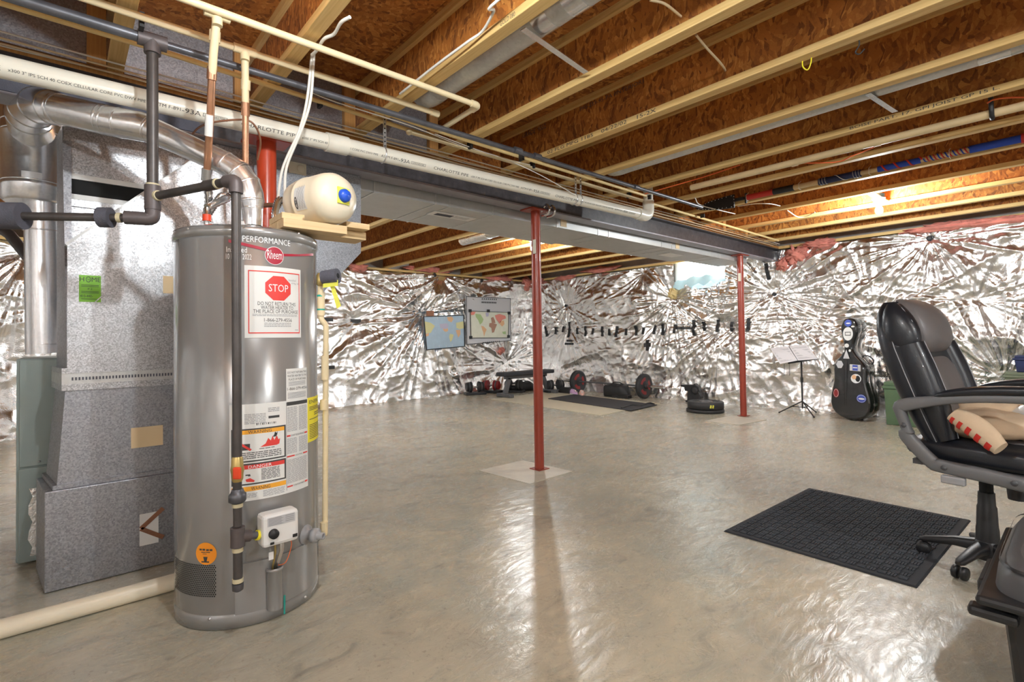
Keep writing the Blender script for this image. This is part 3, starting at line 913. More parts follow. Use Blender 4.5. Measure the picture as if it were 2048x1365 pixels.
obj('front_slot', MB().obox(G(.052, -.04), t_, n_, zv, .018, .004, .012), 'plastic_black', gv)
obj('front_slot', MB().obox(G(-.035, -.048), t_, n_, zv, .014, .004, .009), 'plastic_black', gv)
base = gc-zv*.06
for u, mat_, r_ in ((-.012, 'brass', .0042), (.012, 'chrome', .0065), (.020, 'chrome', .004)):
    e = np.array(hs(ts, zs1-.03, .012))+t_*u*.6
    obj('burner_tube', MB().tube([base+t_*u, base+t_*u*.9-zv*.04, e+zv*.03, e], r_, 8), mat_, heater)
obj('igniter_wire', MB().tube(bez([base+t_*.045, base+t_*.052-zv*.03, base+t_*.03-zv*.09, np.array(hs(ts, zs1, .012))+t_*.01], 5), .0018, 6), 'cable_orange', heater)
obj('wire_tag', MB().obox(base-t_*.03-zv*.045+n_*.01, t_, n_, zv, .018, .003, .03), 'plastic_white', heater)
# drain valve
td, zd = hit(612, 1070); nd = np.array((math.cos(td), math.sin(td), 0))
obj('drain_valve', MB().lathe([(.042, 0), (.040, .006), (.022, .010), (.022, .03), (.030, .032), (.030, .055), (.020, .057), (.014, .060), (.014, .085), (.009, .086), (.008, .07)], hs(td, zd, .0), nd, 20), 'plastic_grey', heater)
# bracket strip and relief valve on the side
tr, zr = hit(636.5, 590)
# draft hood and flue collar
CC = np.array((HX, HY, HT+.02))
obj('draft_hood', MB().lathe([(.085, .0), (.085, .004), (.05, .022), (.042, .03), (.040, .05)], CC, n=28), 'plastic_white', heater)
for a in (0.5, 2.6, 4.2): obj('hood_leg', MB().obox(CC+np.array((.07*math.cos(a), .07*math.sin(a), -.006)), (1, 0, 0), (0, 1, 0), (0, 0, 1), .012, .012, .03), 'plastic_white', heater)
nip = np.array((HX-.02, HY-.16, HT+.01))
obj('water_nipple', MB().lathe([(.028, 0), (.026, .008), (.012, .012), (.012, .05), (.016, .055), (.016, .075), (.010, .08), (.010, .11)], nip, n=16), 'chrome', heater)
obj('nipple_tape', MB().cyl(nip+(0, 0, .05), nip+(0, 0, .078), .017, 14), 'valve_red', heater)
nip2 = np.array((HX+.0, HY+.16, HT+.01))
obj('water_nipple', MB().lathe([(.028, 0), (.026, .008), (.012, .012), (.012, .09)], nip2, n=16), 'chrome', heater)

# flue from the heater across to the furnace vent
def fl_pt(px, py, d, w): return U(px, py, d), w/2*d/F
fp = [(505, 452, 2.29, 37), (505, 432, 2.29, 38), (504, 418, 2.29, 40), (502, 404, 2.29, 49), (500, 388, 2.29, 50), (495, 368, 2.29, 49), (478, 346, 2.285, 49), (452, 328, 2.28, 48), (400, 304, 2.27, 48), (350, 281, 2.26, 49), (300, 259, 2.25, 52), (285, 254, 2.245, 57), (240, 246, 2.235, 58), (215, 241, 2.23, 58), (150, 226, 2.22, 58), (112, 217, 2.22, 59)]
flue = thing('flue_pipe', 'galvanized flue pipe from the heater joining a wide vertical vent on the furnace', 'flue pipe', U(505, 452, 2.29))
vent = flue
pa = [fl_pt(*q) for q in fp]
obj('lower_duct', MB().tube([p for p, r in pa[:7]], [r for p, r in pa[:7]], 28, cap=False), 'galv_pipe', flue)
obj('sloping_duct', MB().tube([p for p, r in pa[6:11]], [r for p, r in pa[6:11]], 28, cap=False), 'galv_pipe', flue)
obj('upper_duct', MB().tube([p for p, r in pa[10:]], [r for p, r in pa[10:]], 28, cap=False), 'galv_pipe', flue)
el = [fl_pt(*q) for q in ((124, 220, 2.22, 62), (100, 214, 2.24, 66), (76, 212, 2.32, 70), (62, 220, 2.44, 74), (60, 235, 2.56, 74), (64, 258, 2.66, 72))]
ep = bez([p for p, r in el], 4); er = [float(np.interp(i/(len(ep)-1), np.linspace(0, 1, 6), [r for p, r in el])) for i in range(len(ep))]
obj('elbow', MB().tube(ep, er, 28), 'galv_pipe', flue)
for i in (3, 7, 11, 15):
    tt = ep[i+1]-ep[i-1]; tt = tt/np.linalg.norm(tt)
    obj('crimp_ring', MB().tube([ep[i]-tt*.005, ep[i], ep[i]+tt*.005], [er[i]-.001, er[i]+.003, er[i]-.001], 28), 'galv_pipe', flue)
for i, w, e in ((3, 1.05, 0), (5, 1.04, 0), (6, 1.04, 0), (7, 1.04, 0), (10, 1.06, 0), (12, 1.03, 0), (13, 1.03, 0), (13, 1.03, .02), (15, 1.05, 0), (2, 1.05, 0)):
    c, r = pa[i]; tt = pa[min(i+1, len(pa)-1)][0]-pa[max(i-1, 0)][0]; tt = tt/np.linalg.norm(tt); c = c+tt*e; r = r*w
    obj('crimp_ring', MB().tube([c-tt*.005, c, c+tt*.005], [r-.002, r, r-.002], 28), 'galv_pipe', flue)
# vertical vent on the furnace
VD = 2.76
rl, rb = 31*VD/F, 50*VD/F
obj('lower_pipe', MB().tube([U(93, 707, VD), U(92, 690, VD), U(88, 500, VD), U(84, 415, VD), U(84, 395, VD)], [rl, rl, rl*.95, rl*.92, rl*.92], 32), 'galv_pipe', vent)
VB = U(69, 408, VD)
obj('wide_pipe', MB().lathe([(rb*.9, .0), (rb, .012), (rb, .08), (rb+.002, .085), (rb, .09), (rb, .36), (rb+.002, .365), (rb, .37), (rb+.002, .40), (rb, .41), (rb, .80)], VB, n=36), 'galv_pipe', vent)
for z in (.10, .37, .42): obj('seam_ring', MB().lathe([(rb, 0), (rb+.004, .004), (rb, .008)], VB+np.array((0, 0, z)), n=36, cap=False), 'galv_pipe', vent)
for py in (445, 465, 690):
    c = U(84+(py-415)*.034, py, VD); obj('seam_ring', MB().lathe([(rl*.95, 0), (rl*.95+.004, .004), (rl*.95, .008)], c, n=32, cap=False), 'galv_pipe', vent)
obj('paper_label', MB().add([VB+np.array((rb*1.006*math.cos(a), rb*1.006*math.sin(a), z)) for z in (.10, .14) for a in np.linspace(-.35, .25, 7)], [(i, i+1, i+8, i+7) for i in range(6)], True), 'sticker_silver', vent)

# ================================================================== FURNACE AND RETURN AIR
fu = thing('furnace', 'grey-green metal furnace cabinet under the vertical vent', 'furnace', (-3.9, .2, 0))
fy0 = -.166
obj('cabinet', MB().box(-4.3, -3.605, fy0-.012, .62, .02, 1.05), 'furnace_green', fu, bevel=.006)
obj('upper_door', MB().box(-3.604, -3.592, fy0, .60, .50, 1.045), 'furnace_green', fu, bevel=.004)
obj('lower_door', MB().box(-3.604, -3.590, fy0-.003, .60, .02, .492), 'furnace_green', fu, bevel=.004)
obj('foil_sheet', MB().add([(-3.585, fy0+.04+.16*i/6+.01*math.sin(j*2), .05+.34*j/8) for i in range(7) for j in range(9)], [(i*9+j, (i+1)*9+j, (i+1)*9+j+1, i*9+j+1) for i in range(6) for j in range(8)], True), 'foil', fu)
for y, z in ((-.02, .93), (-.03, .84), (-.09, .52)): obj('screw', MB().lathe([(.006, 0), (.001, .005)], (-3.591, y, z), (1, 0, 0), 8), 'screw', fu)
pl = thing('return_air_drop', 'tall galvanized return-air drop standing on the floor beside the furnace', 'duct', (-3.4, .3, 0))
def skewbox(x0, x1, ya, yb, ya2, z0, z1, za=None):      # front at x1, wider at the back on the low-y side
    return MB().hexa([(x0, ya2, z0), (x1, ya, z0), (x1, yb, z0), (x0, yb, z0), (x0, ya2, z1), (x1, ya, z1), (x1, yb, z1), (x0, yb, z1)])
obj('floor_box', skewbox(-3.50, -3.13, -.062, 1.0, -.100, 0.004, .455), 'spangle_low', pl, bevel=.004)
b = MB().hexa([(-3.50, -.065, .455), (-3.16, -.022, .455), (-3.16, 1.0, .455), (-3.50, 1.0, .455), (-3.50, -.03, .91), (-3.16, .008, .91), (-3.16, 1.0, .91), (-3.50, 1.0, .91)])
obj('lower_panel', b, 'spangle_low', pl)
obj('flange_strip', skewbox(-3.51, -3.148, -.035, 1.0, -.08, .456, .475), 'spangle_low', pl)
for z0, z1, mt in ((.905, .935, 'spangle'), (.935, .985, 'galv_duct'), (.985, 1.01, 'spangle')):
    obj('collar_band', skewbox(-3.515, -3.148 if mt == 'spangle' else -3.153, -.005, 1.0, -.045, z0, z1), mt, pl)
b = MB()
for i in range(60): b.box(-3.154, -3.150, .03+i*.0125, .036+i*.0125, .952, .966)
obj('crimp_teeth', b, 'foam_dark', pl)['kind'] = 'stuff'
xf = -3.16
obj('side_panel', MB().hexa([(-3.51, -.025, 1.01), (xf-.001, .014, 1.01), (xf-.001, .03, 1.01), (-3.51, .03, 1.01), (-3.51, -.025, 2.2), (xf-.15, -.005, 2.2), (xf-.15, .03, 2.2), (-3.51, .03, 2.2)]), 'spangle_low', pl)
obj('front_panel', MB().prism([(xf, .014, 1.01), (xf, 1.0, 1.01), (xf, 1.0, 1.30), (xf, .80, 2.212), (xf, .632, 2.212), (xf, .014, 1.586)], (-.025, 0, 0)), 'spangle', pl)
obj('upper_panel', MB().box(-3.34, -3.30, .0, .75, 1.45, 2.212), 'spangle', pl)
obj('diagonal_ledge', MB().beam((-3.24, .010, 1.588), (-3.24, .628, 2.205), .014, .15, (1, 0, 0)), 'duct_steel', pl)
obj('seam_strip', MB().beam((xf+.003, .33, 1.90), (xf+.003, .70, 1.60), .030, .008, (1, 0, 0)), 'spangle', pl)
obj('seam_strip', MB().beam((xf+.003, .014, 1.20), (xf+.003, .28, 1.52), .004, .005, (1, 0, 0)), 'spangle', pl)
for z0, z1, mt, dx in ((1.80, 1.835, 'spangle', .01), (1.835, 1.86, 'plastic_white', .012), (1.86, 1.935, 'black_hole', .004), (1.935, 1.96, 'plastic_white', .012), (1.96, 2.0, 'spangle', .01)):
    obj('flexible_connector', MB().box(-3.30, -3.30+dx, .0, .60, z0, z1), mt, pl)
obj('paper_strip', MB().box(-3.299, -3.292, .06, .28, 1.60, 1.665), 'label_white', pl)
b = MB()
for i in range(10): b.box(-3.2925, -3.291, .07+i*.02, .082+i*.02, 1.61+.004*(i % 3), 1.655-.005*(i % 2))
obj('red_print', b, 'label_darkred', pl)
# stickers and tape on the drop
def xrect(px0, py0, px1, py1, x, mat, parent, name, th=.001):
    a, c = PX(px0, py0, x), PX(px1, py1, x)
    return obj(name, MB().box(x, x+th, min(a[1], c[1]), max(a[1], c[1]), min(a[2], c[2]), max(a[2], c[2])), mat, parent), a, c
so, a, c = xrect(158, 550, 202, 605, xf+.001, 'label_green', pl, 'green_sticker')
so['label'] = 'lime green contractor sticker'
b = MB(); f_ = lambda u, v: (xf+.0026, a[1]+(c[1]-a[1])*u, c[2]+(a[2]-c[2])*v)
letter(b, 'H   ME', f_, .03, .98, .76, .93); letter(b, 'THE', f_, .34, .50, .80, .88); letter(b, 'P.2', f_, .4, .6, .45, .52); letter(b, '410-440-', f_, .05, .62, .17, .27)
b.add([f_(.42+.12*math.cos(t), .845+.11*math.sin(t)) for t in np.linspace(0, 2*math.pi, 17)]+[f_(.42+.095*math.cos(t), .845+.085*math.sin(t)) for t in np.linspace(0, 2*math.pi, 17)], [(i, i+1, i+18, i+17) for i in range(16)])
for v in (.62, .57, .38, .33, .10): b.add([f_(.1, v), f_(.9, v), f_(.9, v+.018), f_(.1, v+.018)], [(0, 1, 2, 3)])
obj('lettering', b, 'ink', so)
xrect(262, 857, 326, 890, -3.158, 'tape_tan', pl, 'brown_tape'); so, a, c = xrect(279, 1030, 317, 1085, -3.128, 'label_white', pl, 'white_tape')
obj('brown_tape', MB().beam((-3.126, a[1]+.005, a[2]-.07), (-3.126, c[1]+.02, a[2]+.01), .02, .004, (1, 0, 0)), 'copper_dull', pl)
obj('brown_tape', MB().beam((-3.126, a[1]+.005, a[2]-.07), (-3.126, c[1]+.02, c[2]+.02), .02, .004, (1, 0, 0)), 'copper_dull', pl)
xrect(326, 552, 360, 588, xf+.001, 'tape_tan', pl, 'brown_tape')

# supply plenum behind the heater and trunk duct under the beam
sp = thing('supply_plenum', 'galvanized supply plenum behind the cream tank', 'duct', (-3.45, 1.2, 1.2))
def yz(px, py, x): p = PX(px, py, x); return (x, p[1], p[2])
x_ = -3.20
obj('front_panel', MB().prism([(x_, .80, 1.30), (x_, 1.10, 1.30), yz(640, 592, x_), yz(722, 506, x_), (x_, yz(722, 400, x_)[1], 2.213), (x_, .80, 2.213)], (-.42, 0, 0)), 'spangle_blue', sp)
so, a, c = xrect(577, 322, 612, 352, x_+.001, 'cream_plate', sp, 'round_knockout_plate', .006)
obj('knockout', MB().lathe([(.024, 0), (.024, .004), (.020, .006), (.001, .006)], (x_+.007, (a[1]+c[1])/2+.02, (a[2]+c[2])/2), (1, 0, 0), 20), 'cream_plate', so)
td_ = thing('trunk_duct', 'long flat-bottomed steel trunk duct hung beside the steel beam', 'duct', (-3.51, 4.2, 2.15))
xa, xb2, zb_ = -3.27, -3.80, 2.145
segs = [1.51, 1.62, 2.12, 2.25, 2.68, 3.45, 4.05, 4.22, 5.2, 5.42, 6.35, 6.6, 7.4]
ends = [xb2-.12]*6+[xb2-.05]*4+[xb2+.1]*3
for a, c, e in zip(segs[:-1], segs[1:], ends):
    obj('duct_section', MB().box(e, xa, a+.002, c-.002, zb_, 2.43), 'duct_steel', td_)
for s_, e in zip(segs[1:-1], ends[1:]): obj('drive_cleat', MB().box(e-.004, xa+.004, s_-.006, s_+.006, zb_-.004, 2.43), 'galv_duct', td_)
a, c = PZ(862, 423, zb_), PZ(934, 432, zb_)
vt = obj('register', MB().box(-3.56, -3.44, 2.22+.0, 2.64, zb_-.008, zb_-.001), 'plastic_white', td_)
vt2 = obj('register_slot', MB().box(-3.53, -3.47, 2.27, 2.43, zb_-.010, zb_-.008), 'foam_dark', vt); obj('register_slot', MB().box(-3.53, -3.47, 2.45, 2.59, zb_-.010, zb_-.008), 'galv_duct', vt)
obj('register', MB().box(-3.60, -3.42, 5.62, 5.95, zb_-.008, zb_-.001), 'plastic_white', td_)
for px in (1127, 1355):
    p = PX(px, 432 if px < 1200 else 490, xa+.002); obj('brown_tape', MB().box(xa+.001, xa+.004, p[1]-.04, p[1]+.04, 2.16, 2.26), 'tape_tan', td_)

# ================================================================== PIPES OVERHEAD
# main PVC drain with printed text
pvc = thing('drain_pipe', 'long white plastic drain pipe with black printed lettering below the joists', 'pipe', (-2.75, 1.5, 2.15))
XP, RP = -2.75, .0445
zp = lambda y: 2.195+(y+.18)*.0128
obj('pipe_run', MB().tube([(XP, y, zp(y)) for y in (-2.6, -1, 1.15, 4.06)], RP, 28), 'pvc', pvc)
obj('elbow', MB().tube(bez([(XP, 3.98, zp(4)), (XP, 4.10, zp(4)), (XP, 4.155, zp(4)+.04), (XP, 4.16, zp(4)+.12), (XP, 4.16, zp(4)+.15)], 5), RP+.008, 24), 'pvc', pvc)
obj('riser', MB().cyl((XP, 4.16, zp(4)+.1), (XP, 4.16, ZS-.01), RP, 20), 'pvc', pvc)
obj('coupling', MB().tube([(XP, 1.08, zp(1)), (XP, 1.20, zp(1.2))], RP+.007, 28), 'pvc', pvc)
cth = math.atan2(2.2-HC-.25, -XP)
def on_pipe(y0):                        # u along +y in metres from y0, v up in metres, on the side facing the room
    def fn(u, v):
        a = -.50+v/RP
        return (XP+(RP+.0008)*math.cos(a), y0+u, zp(y0+u)+(RP+.0008)*math.sin(a))
    return fn
y = -1.55
while y < 3.7:
    b = MB(); f_ = on_pipe(y)
    letter(b, 'CHARLOTTE PIPE', f_, 0, .27, -.009, .009)
    letter(b, 'x300 3" IPS SCH 40 COEX CELLULAR CORE PVC DWV PIPE', f_, .29, .72, -.006, .006)
    letter(b, 'ASTM F-891', f_, .74, .85, -.007, .007); letter(b, '-93A', f_, .855, .93, -.010, .010)
    letter(b, 'CHICHESTER', f_, .945, 1.03, -.004, .004)
    for u0, u1, v0, v1 in ((.938, 1.04, .0065, .0078), (.938, 1.04, -.0078, -.0065), (.938, .940, -.0078, .0078), (1.038, 1.04, -.0078, .0078)):
        b.add([f_(u0, v0), f_(u1, v0), f_(u1, v1), f_(u0, v1)], [(0, 1, 2, 3)])
    obj('lettering', b, 'ink', pvc); y += 1.10
for y in (1.42, 3.10, 3.16):
    obj('hanger_strap', MB().box(XP+RP*.6, XP+RP*.6+.002, y-.010, y+.010, zp(y)+.03, ZJ+.03), 'galv_pipe', pvc)
    b = MB()
    for i in range(9): b.lathe([(.0045, 0), (.0045, .0012)], (XP+RP*.6+.0018, y, zp(y)+.045+i*.026), (1, 0, 0), 8)
    obj('strap_hole', b, 'black_hole', pvc)['kind'] = 'stuff'
    obj('strap_loop', MB().tube([(XP+(RP+.002)*math.cos(a), y, zp(y)+(RP+.002)*math.sin(a)) for a in np.linspace(-2.2, 1.2, 14)], .004, 6), 'galv_pipe', pvc)

# gas line
gas = thing('gas_pipe', 'dark iron gas pipe under the joists dropping to the water heater valve', 'pipe', (-2.5, .3, 1.2))
GX, GY, GZ = -2.54, .276, 2.372
obj('main_run', MB().cyl((GX+.03, -2.4, GZ), (GX, GY, GZ), .0215, 18), 'gas_grey', gas)
obj('branch_run', MB().cyl((GX, GY, GZ), (-2.50, 4.70, GZ), .0155, 14), 'gas_grey', gas)
for y in (2.28, 2.46, 3.62, 4.55): obj('coupling', MB().cyl((-2.505-.002, y-.03, GZ), (-2.505-.002, y+.03, GZ), .020, 14), 'gas_grey', gas)
obj('tee', MB().cyl((GX, GY-.05, GZ), (GX, GY+.05, GZ), .030, 18).cyl((GX, GY, GZ), (GX, GY, GZ-.055), .030, 18), 'black_fitting', gas)
DD = 2.11
zt = U(308, 395, DD)[2]; ze = U(305, 440, DD)[2]
obj('drop_pipe', MB().cyl((GX, GY, GZ-.04), (GX, GY, zt), .0205, 18), 'black_pipe', gas)
obj('lower_tee', MB().cyl((GX, GY, zt+.045), (GX, GY, zt-.055), .029, 18), 'black_fitting', gas)
obj('thread_band', MB().cyl((GX, GY, zt-.055), (GX, GY, zt-.062), .024, 16), 'thread_tan', gas)
obj('thread_band', MB().cyl((GX, GY, zt+.045), (GX, GY, zt+.053), .024, 16), 'thread_tan', gas)
obj('lower_elbow', MB().tube(elbowed([(GX, GY, zt-.05), (GX, GY, ze), (GX-.03, GY-.09, ze)], .04), .027, 16), 'black_fitting', gas)
e0, e1 = np.array((GX-.02, GY-.06, ze)), U(0, 425, 1.99); e1[2] = ze-.004
e2 = e0+(e1-e0)*1.6
obj('side_run', MB().tube([e0, e2], .0165, 16), 'black_pipe', gas)
dv = (e1-e0)/np.linalg.norm(e1-e0)
obj('thread_band', MB().cyl(e0+dv*.045, e0+dv*.06, .020, 16), 'thread_tan', gas)
L_ = np.linalg.norm(e1-e0)
obj('foam_collar', MB().cyl(e0+dv*L_*.175, e0+dv*L_*.265, .040, 24), 'foam_dark', gas)
obj('foam_sleeve', MB().cyl(e0+dv*L_*.83, e0+dv*L_*1.5, .052, 28), 'foam_dark', gas)
VX = U(473, 600, 1.93); VX = np.array((VX[0], VX[1], 0))
zel = U(472, 352, 1.93)[2]
bz0, bz1 = np.array((GX, GY, zt)), np.array((VX[0], VX[1], zt+.012))
bd = (bz1-bz0)/np.linalg.norm(bz1-bz0)
obj('branch_pipe', MB().cyl(bz0, bz1-bd*.02, .0165, 16), 'black_pipe', gas)
obj('thread_band', MB().cyl(bz0+bd*.025, bz0+bd*.036, .021, 16), 'thread_tan', gas)
obj('coupling', MB().cyl(bz0+bd*.30, bz0+bd*.36, .021, 16), 'black_pipe', gas)
obj('thread_band', MB().cyl(bz0+bd*.36, bz0+bd*.368, .020, 16), 'thread_tan', gas)
obj('upper_elbow', MB().tube(elbowed([bz1-bd*.05, bz1, bz1-np.array((0, 0, .05))], .035), .0245, 16), 'black_fitting', gas)
zV = lambda py: U(474, py, 1.93)[2]
vp = lambda py: np.array((VX[0], VX[1], zV(py)))
obj('heater_drop', MB().cyl(bz1-np.array((0, 0, .045)), vp(922), .0165, 18), 'black_pipe', gas)
obj('valve_body', MB().lathe([(.016, 0), (.020, .01), (.021, .03), (.024, .045), (.021, .06), (.020, .085), (.016, .095)], vp(962), n=14), 'brass', gas)
hd = np.array((rv[0], rv[1], 0)); nrm = np.array((-fv[0], -fv[1], 0))
obj('valve_handle', MB().obox(vp(942)+hd*.013+nrm*.026, hd, nrm, (0, 0, 1), .030, .014, .045), 'valve_red', gas, bevel=.006)
obj('lower_pipe', MB().cyl(vp(962), vp(1050), .0155, 16), 'black_pipe', gas)
obj('union', MB().lathe([(.024, 0), (.031, .006), (.031, .03), (.025, .036), (.020, .05)], vp(1003), n=8), 'gas_grey', gas)
obj('thread_band', MB().cyl(vp(1012), vp(1005), .019, 14), 'thread_tan', gas)
obj('valve_tee', MB().cyl(vp(1052), vp(1090), .025, 16), 'black_fitting', gas)
gl = gc-t_*.069-zv*.016
dv_ = gl-vp(1070); dv_[2] *= 1
obj('side_nipple', MB().cyl(vp(1070), vp(1070)+dv_*.55, .022, 14), 'black_fitting', gas)
obj('side_nipple', MB().cyl(vp(1070)+dv_*.5, gl+t_*.004, .014, 14), 'gas_grey', gas)
obj('nipple_ring', MB().cyl(vp(1070)+dv_*.85, vp(1070)+dv_*.97, .019, 14), 'label_yellow', gas)
obj('drip_leg', MB().cyl(vp(1088), vp(1160), .0165, 16), 'black_pipe', gas)
for py in (1092, 1152, 1056): obj('thread_band', MB().cyl(vp(py), vp(py+8), .019, 14), 'thread_tan', gas)
obj('end_cap', MB().lathe([(.010, 0), (.019, .006), (.020, .03)], vp(1178), n=14), 'gas_grey', gas)

# cream supply pipes with drops to copper
def cp(name, label, pts, r, mat, cat='pipe', group=None):
    t = thing(name, label, cat, pts[0], group)
    obj('pipe_run', MB().tube(pts, r, 14), mat, t)
    return t
ZC = 2.405
w1_ = cp('supply_pipe', 'cream plastic water pipe teeing down to the heater cold inlet and turning at an elbow', elbowed([(-2.21, -2.2, ZC), (-2.21, 1.72, ZC), (-2.62, 1.74, ZC)], .02), .0145, 'cpvc')
tA = np.array((-2.235, .452, ZC))
obj('tee', MB().cyl(tA-(0, .045, 0), tA+(0, .045, 0), .019, 16).cyl(tA, tA-(0, 0, .045), .019, 16), 'cpvc', w1_)
obj('elbow', MB().tube(elbowed([(-2.21, 1.67, ZC), (-2.21, 1.72, ZC), (-2.27, 1.724, ZC)], .03), .019, 14), 'cpvc', w1_)
ca = [tA, U(427, 105, 2.04), U(424, 150, 2.07)]
obj('drop_pipe', MB().tube(ca, .0155, 14), 'cpvc', w1_)
obj('coupling', MB().cyl(U(430, 62, 2.03), U(429, 84, 2.035), .020, 14), 'cpvc', w1_)
obj('copper_drop', MB().tube([U(424, 145, 2.07), U(421, 230, 2.12), U(414, 345, 2.22)], .0145, 14), 'copper', w1_)
obj('pipe_label', MB().tube([U(418.5, 230, 2.10), U(417, 272, 2.13)], .0152, 14), 'label_white', w1_)
obj('adaptor', MB().cyl(U(424.5, 135, 2.065), U(423, 160, 2.075), .018, 14), 'copper', w1_)
obj('copper_nut', MB().cyl(U(414.5, 338, 2.215), U(413, 362, 2.235), .021, 8), 'screw', w1_)
fx = bez([U(413, 360, 2.235), U(418, 400, 2.27), U(413, 432, 2.30)], 8)
obj('corrugated_hose', MB().tube(fx, [.019 if i % 2 else .0155 for i in range(len(fx))], 12), 'chrome', w1_)
hose = thing('flexible_connector_hose', 'short corrugated steel hose looping to the heater inlet with red tape', 'hose', nip+(0, 0, .1))
hp = bez([U(414, 432, 2.30), U(430, 408, 2.30), U(444, 392, 2.31), U(455, 396, 2.31), nip+(0, 0, .11)], 12)
obj('corrugated_tube', MB().tube(hp, [.0175 if i % 2 else .0145 for i in range(len(hp))], 12), 'chrome', hose)
w2_ = cp('supply_pipe', 'cream plastic water pipe teeing down to a copper riser behind the flue', [(-2.44, -2.2, ZC), (-2.44, 1.60, ZC)], .0145, 'cpvc')
tB = np.array((-2.437, .60, ZC))
obj('tee', MB().cyl(tB-(0, .045, 0), tB+(0, .045, 0), .019, 16).cyl(tB, tB-(0, 0, .045), .019, 16), 'cpvc', w2_)
obj('end_cap', MB().cyl((-2.44, 1.56, ZC), (-2.44, 1.61, ZC), .018, 14), 'cpvc', w2_)
obj('drop_pipe', MB().tube([tB, U(491, 215, 2.31)], .0155, 14), 'cpvc', w2_)
obj('coupling', MB().cyl(U(491.5, 160, 2.285), U(491, 180, 2.295), .020, 14), 'cpvc', w2_)
obj('copper_drop', MB().cyl(U(491, 212, 2.31), U(491, 330, 2.36), .0140, 14), 'copper', w2_)
obj('adaptor', MB().cyl(U(491, 205, 2.305), U(491, 232, 2.32), .018, 14), 'copper', w2_)
tb_ = bez([U(385, 268, 2.5), U(400, 254, 2.45), U(430, 244, 2.40), U(490, 240, 2.42), U(512, 255, 2.45), U(521, 285, 2.5), U(515, 320, 2.55)], 6)
tag(obj('copper_tube', MB().tube(tb_, .0048, 8), 'copper_dull'), 'thin dull copper tube curving between the copper risers', 'tube')
cp('supply_pipe', 'slim yellowed plastic pipe running the length of the beam just under the joists', [(-2.70, -2.2, 2.423), (-2.71, .3, 2.423), (-2.78, 1.7, 2.423), (-2.84, 3.7, 2.423), (-2.842, 4.6, 2.423), (-2.87, 7.5, 2.423)], .0125, 'cpvc_yellow')
pA, pB = PZ(905, 272, 2.42), PZ(1292, 392, 2.42)
cp('supply_pipe', 'slim yellowed plastic pipe beside the dark gas pipe', [PZ(610, 173, 2.42), pA, pB], .0115, 'cpvc_yellow')
pC, pD = PZ(818, 264, 2.395), PZ(1284, 401, 2.395)
w5 = cp('supply_pipe', 'cream plastic pipe capped beside the white drain elbow', [pC, pD], .0125, 'cpvc')
obj('end_cap', MB().sphere(pC, .020, 12, 8), 'cpvc', w5); obj('end_cap', MB().sphere(pD, .016, 12, 8), 'cpvc', w5)
# pipe clamps
for px, py, z in ((283, 48, 2.40), (640, 208, 2.42), (1043, 316, 2.40), (940, 292, 2.41), (1065, 332, 2.41), (1258, 392, 2.41), (1298, 395, 2.42), (1405, 432, 2.42)):
    c = PZ(px, py, z)
    tag(obj('pipe_clip', MB().box(c[0]-.022, c[0]+.022, c[1]-.008, c[1]+.008, z-.02, ZJ), 'tape_black'), 'small black clip holding a cream pipe to a joist', 'clip', 'pipe clips under the joists')

# cables along the beam top
rs = random.Random(5)
for i, (xo, zo, mat_, lab) in enumerate(((-3.082, 2.425, 'cable_white', 'white'), (-3.055, 2.412, 'cable_tan', 'tan'), (-3.028, 2.425, 'cable_white', 'white'), (-3.002, 2.418, 'cable_tan', 'tan'), (-2.975, 2.43, 'cable_white', 'white'))):
    pts = []
    for k in range(26):
        y = -2.2+k*.4
        pts.append((xo+rs.uniform(-.006, .008), y, zo-abs(rs.gauss(0, .004))))
    tag(obj('electric_cable', MB().tube(bez(pts, 4), .0045, 6), mat_), lab+' electric cable strung along the top edge of the steel beam', 'cable', lab+' cables along the beam')
def cable(pts, r, mat_, label, name='electric_cable'):
    return tag(obj(name, MB().tube(bez(pts, 6), r, 8), mat_), label, 'cable')
for o_ in (0, .014):
    cable([U(624+o_*300, 108, 2.42), U(614+o_*500, 200, 2.42), U(598+o_*300, 262, 2.44), U(566+o_*500, 335, 2.46), U(556+o_*900, 395, 2.48), U(551+o_*300, 418, 2.5)], .0065, 'cable_white', 'white electric cable dropping beside the cream tank' if o_ == 0 else 'second white electric cable dropping beside the cream tank')
cable([PZ(624, 110, 2.43), PZ(634, 100, 2.43), PZ(648, 78, 2.43), PZ(668, 68, 2.43), PZ(682, 45, 2.43), PZ(700, 34, 2.43)], .007, 'cable_white', 'white cable stapled under a joist above the heater')
cable([(-.9, 1.39, 2.55), PZ(996, 0, 2.46), PZ(988, 22, 2.46), PZ(965, 62, 2.46), PZ(935, 84, 2.45), PZ(870, 132, 2.44), PZ(800, 188, 2.435)], .006, 'cable_white', 'white cable running along the flange of the joist beside the round duct')
cable([PZ(1300, 0, 2.5), PZ(1330, 8, 2.5), PZ(1362, 33, 2.52)], .0055, 'cable_tan', 'short tan cable entering a joist web hole')
cable([PZ(1392, 70, 2.5), PZ(1415, 98, 2.49), PZ(1440, 125, 2.5), PZ(1450, 140, 2.53), PZ(1450, 152, 2.55)], .0055, 'cable_tan', 'tan cable drooping between two joists')
cable([PZ(870, 268, 2.40), PZ(960, 302, 2.40), PZ(1010, 318, 2.38), PZ(1080, 350, 2.3), PZ(1150, 390, 2.25)], .003, 'cable_white', 'thin white wire hanging slack over the drain pipe')
cable([PZ(590, 170, 2.42), PZ(660, 200, 2.41), PZ(760, 232, 2.40), PZ(830, 255, 2.40), PZ(960, 305, 2.40), PZ(1060, 330, 2.41)], .0035, 'cable_white', 'thin white wire looping under the cream pipes')
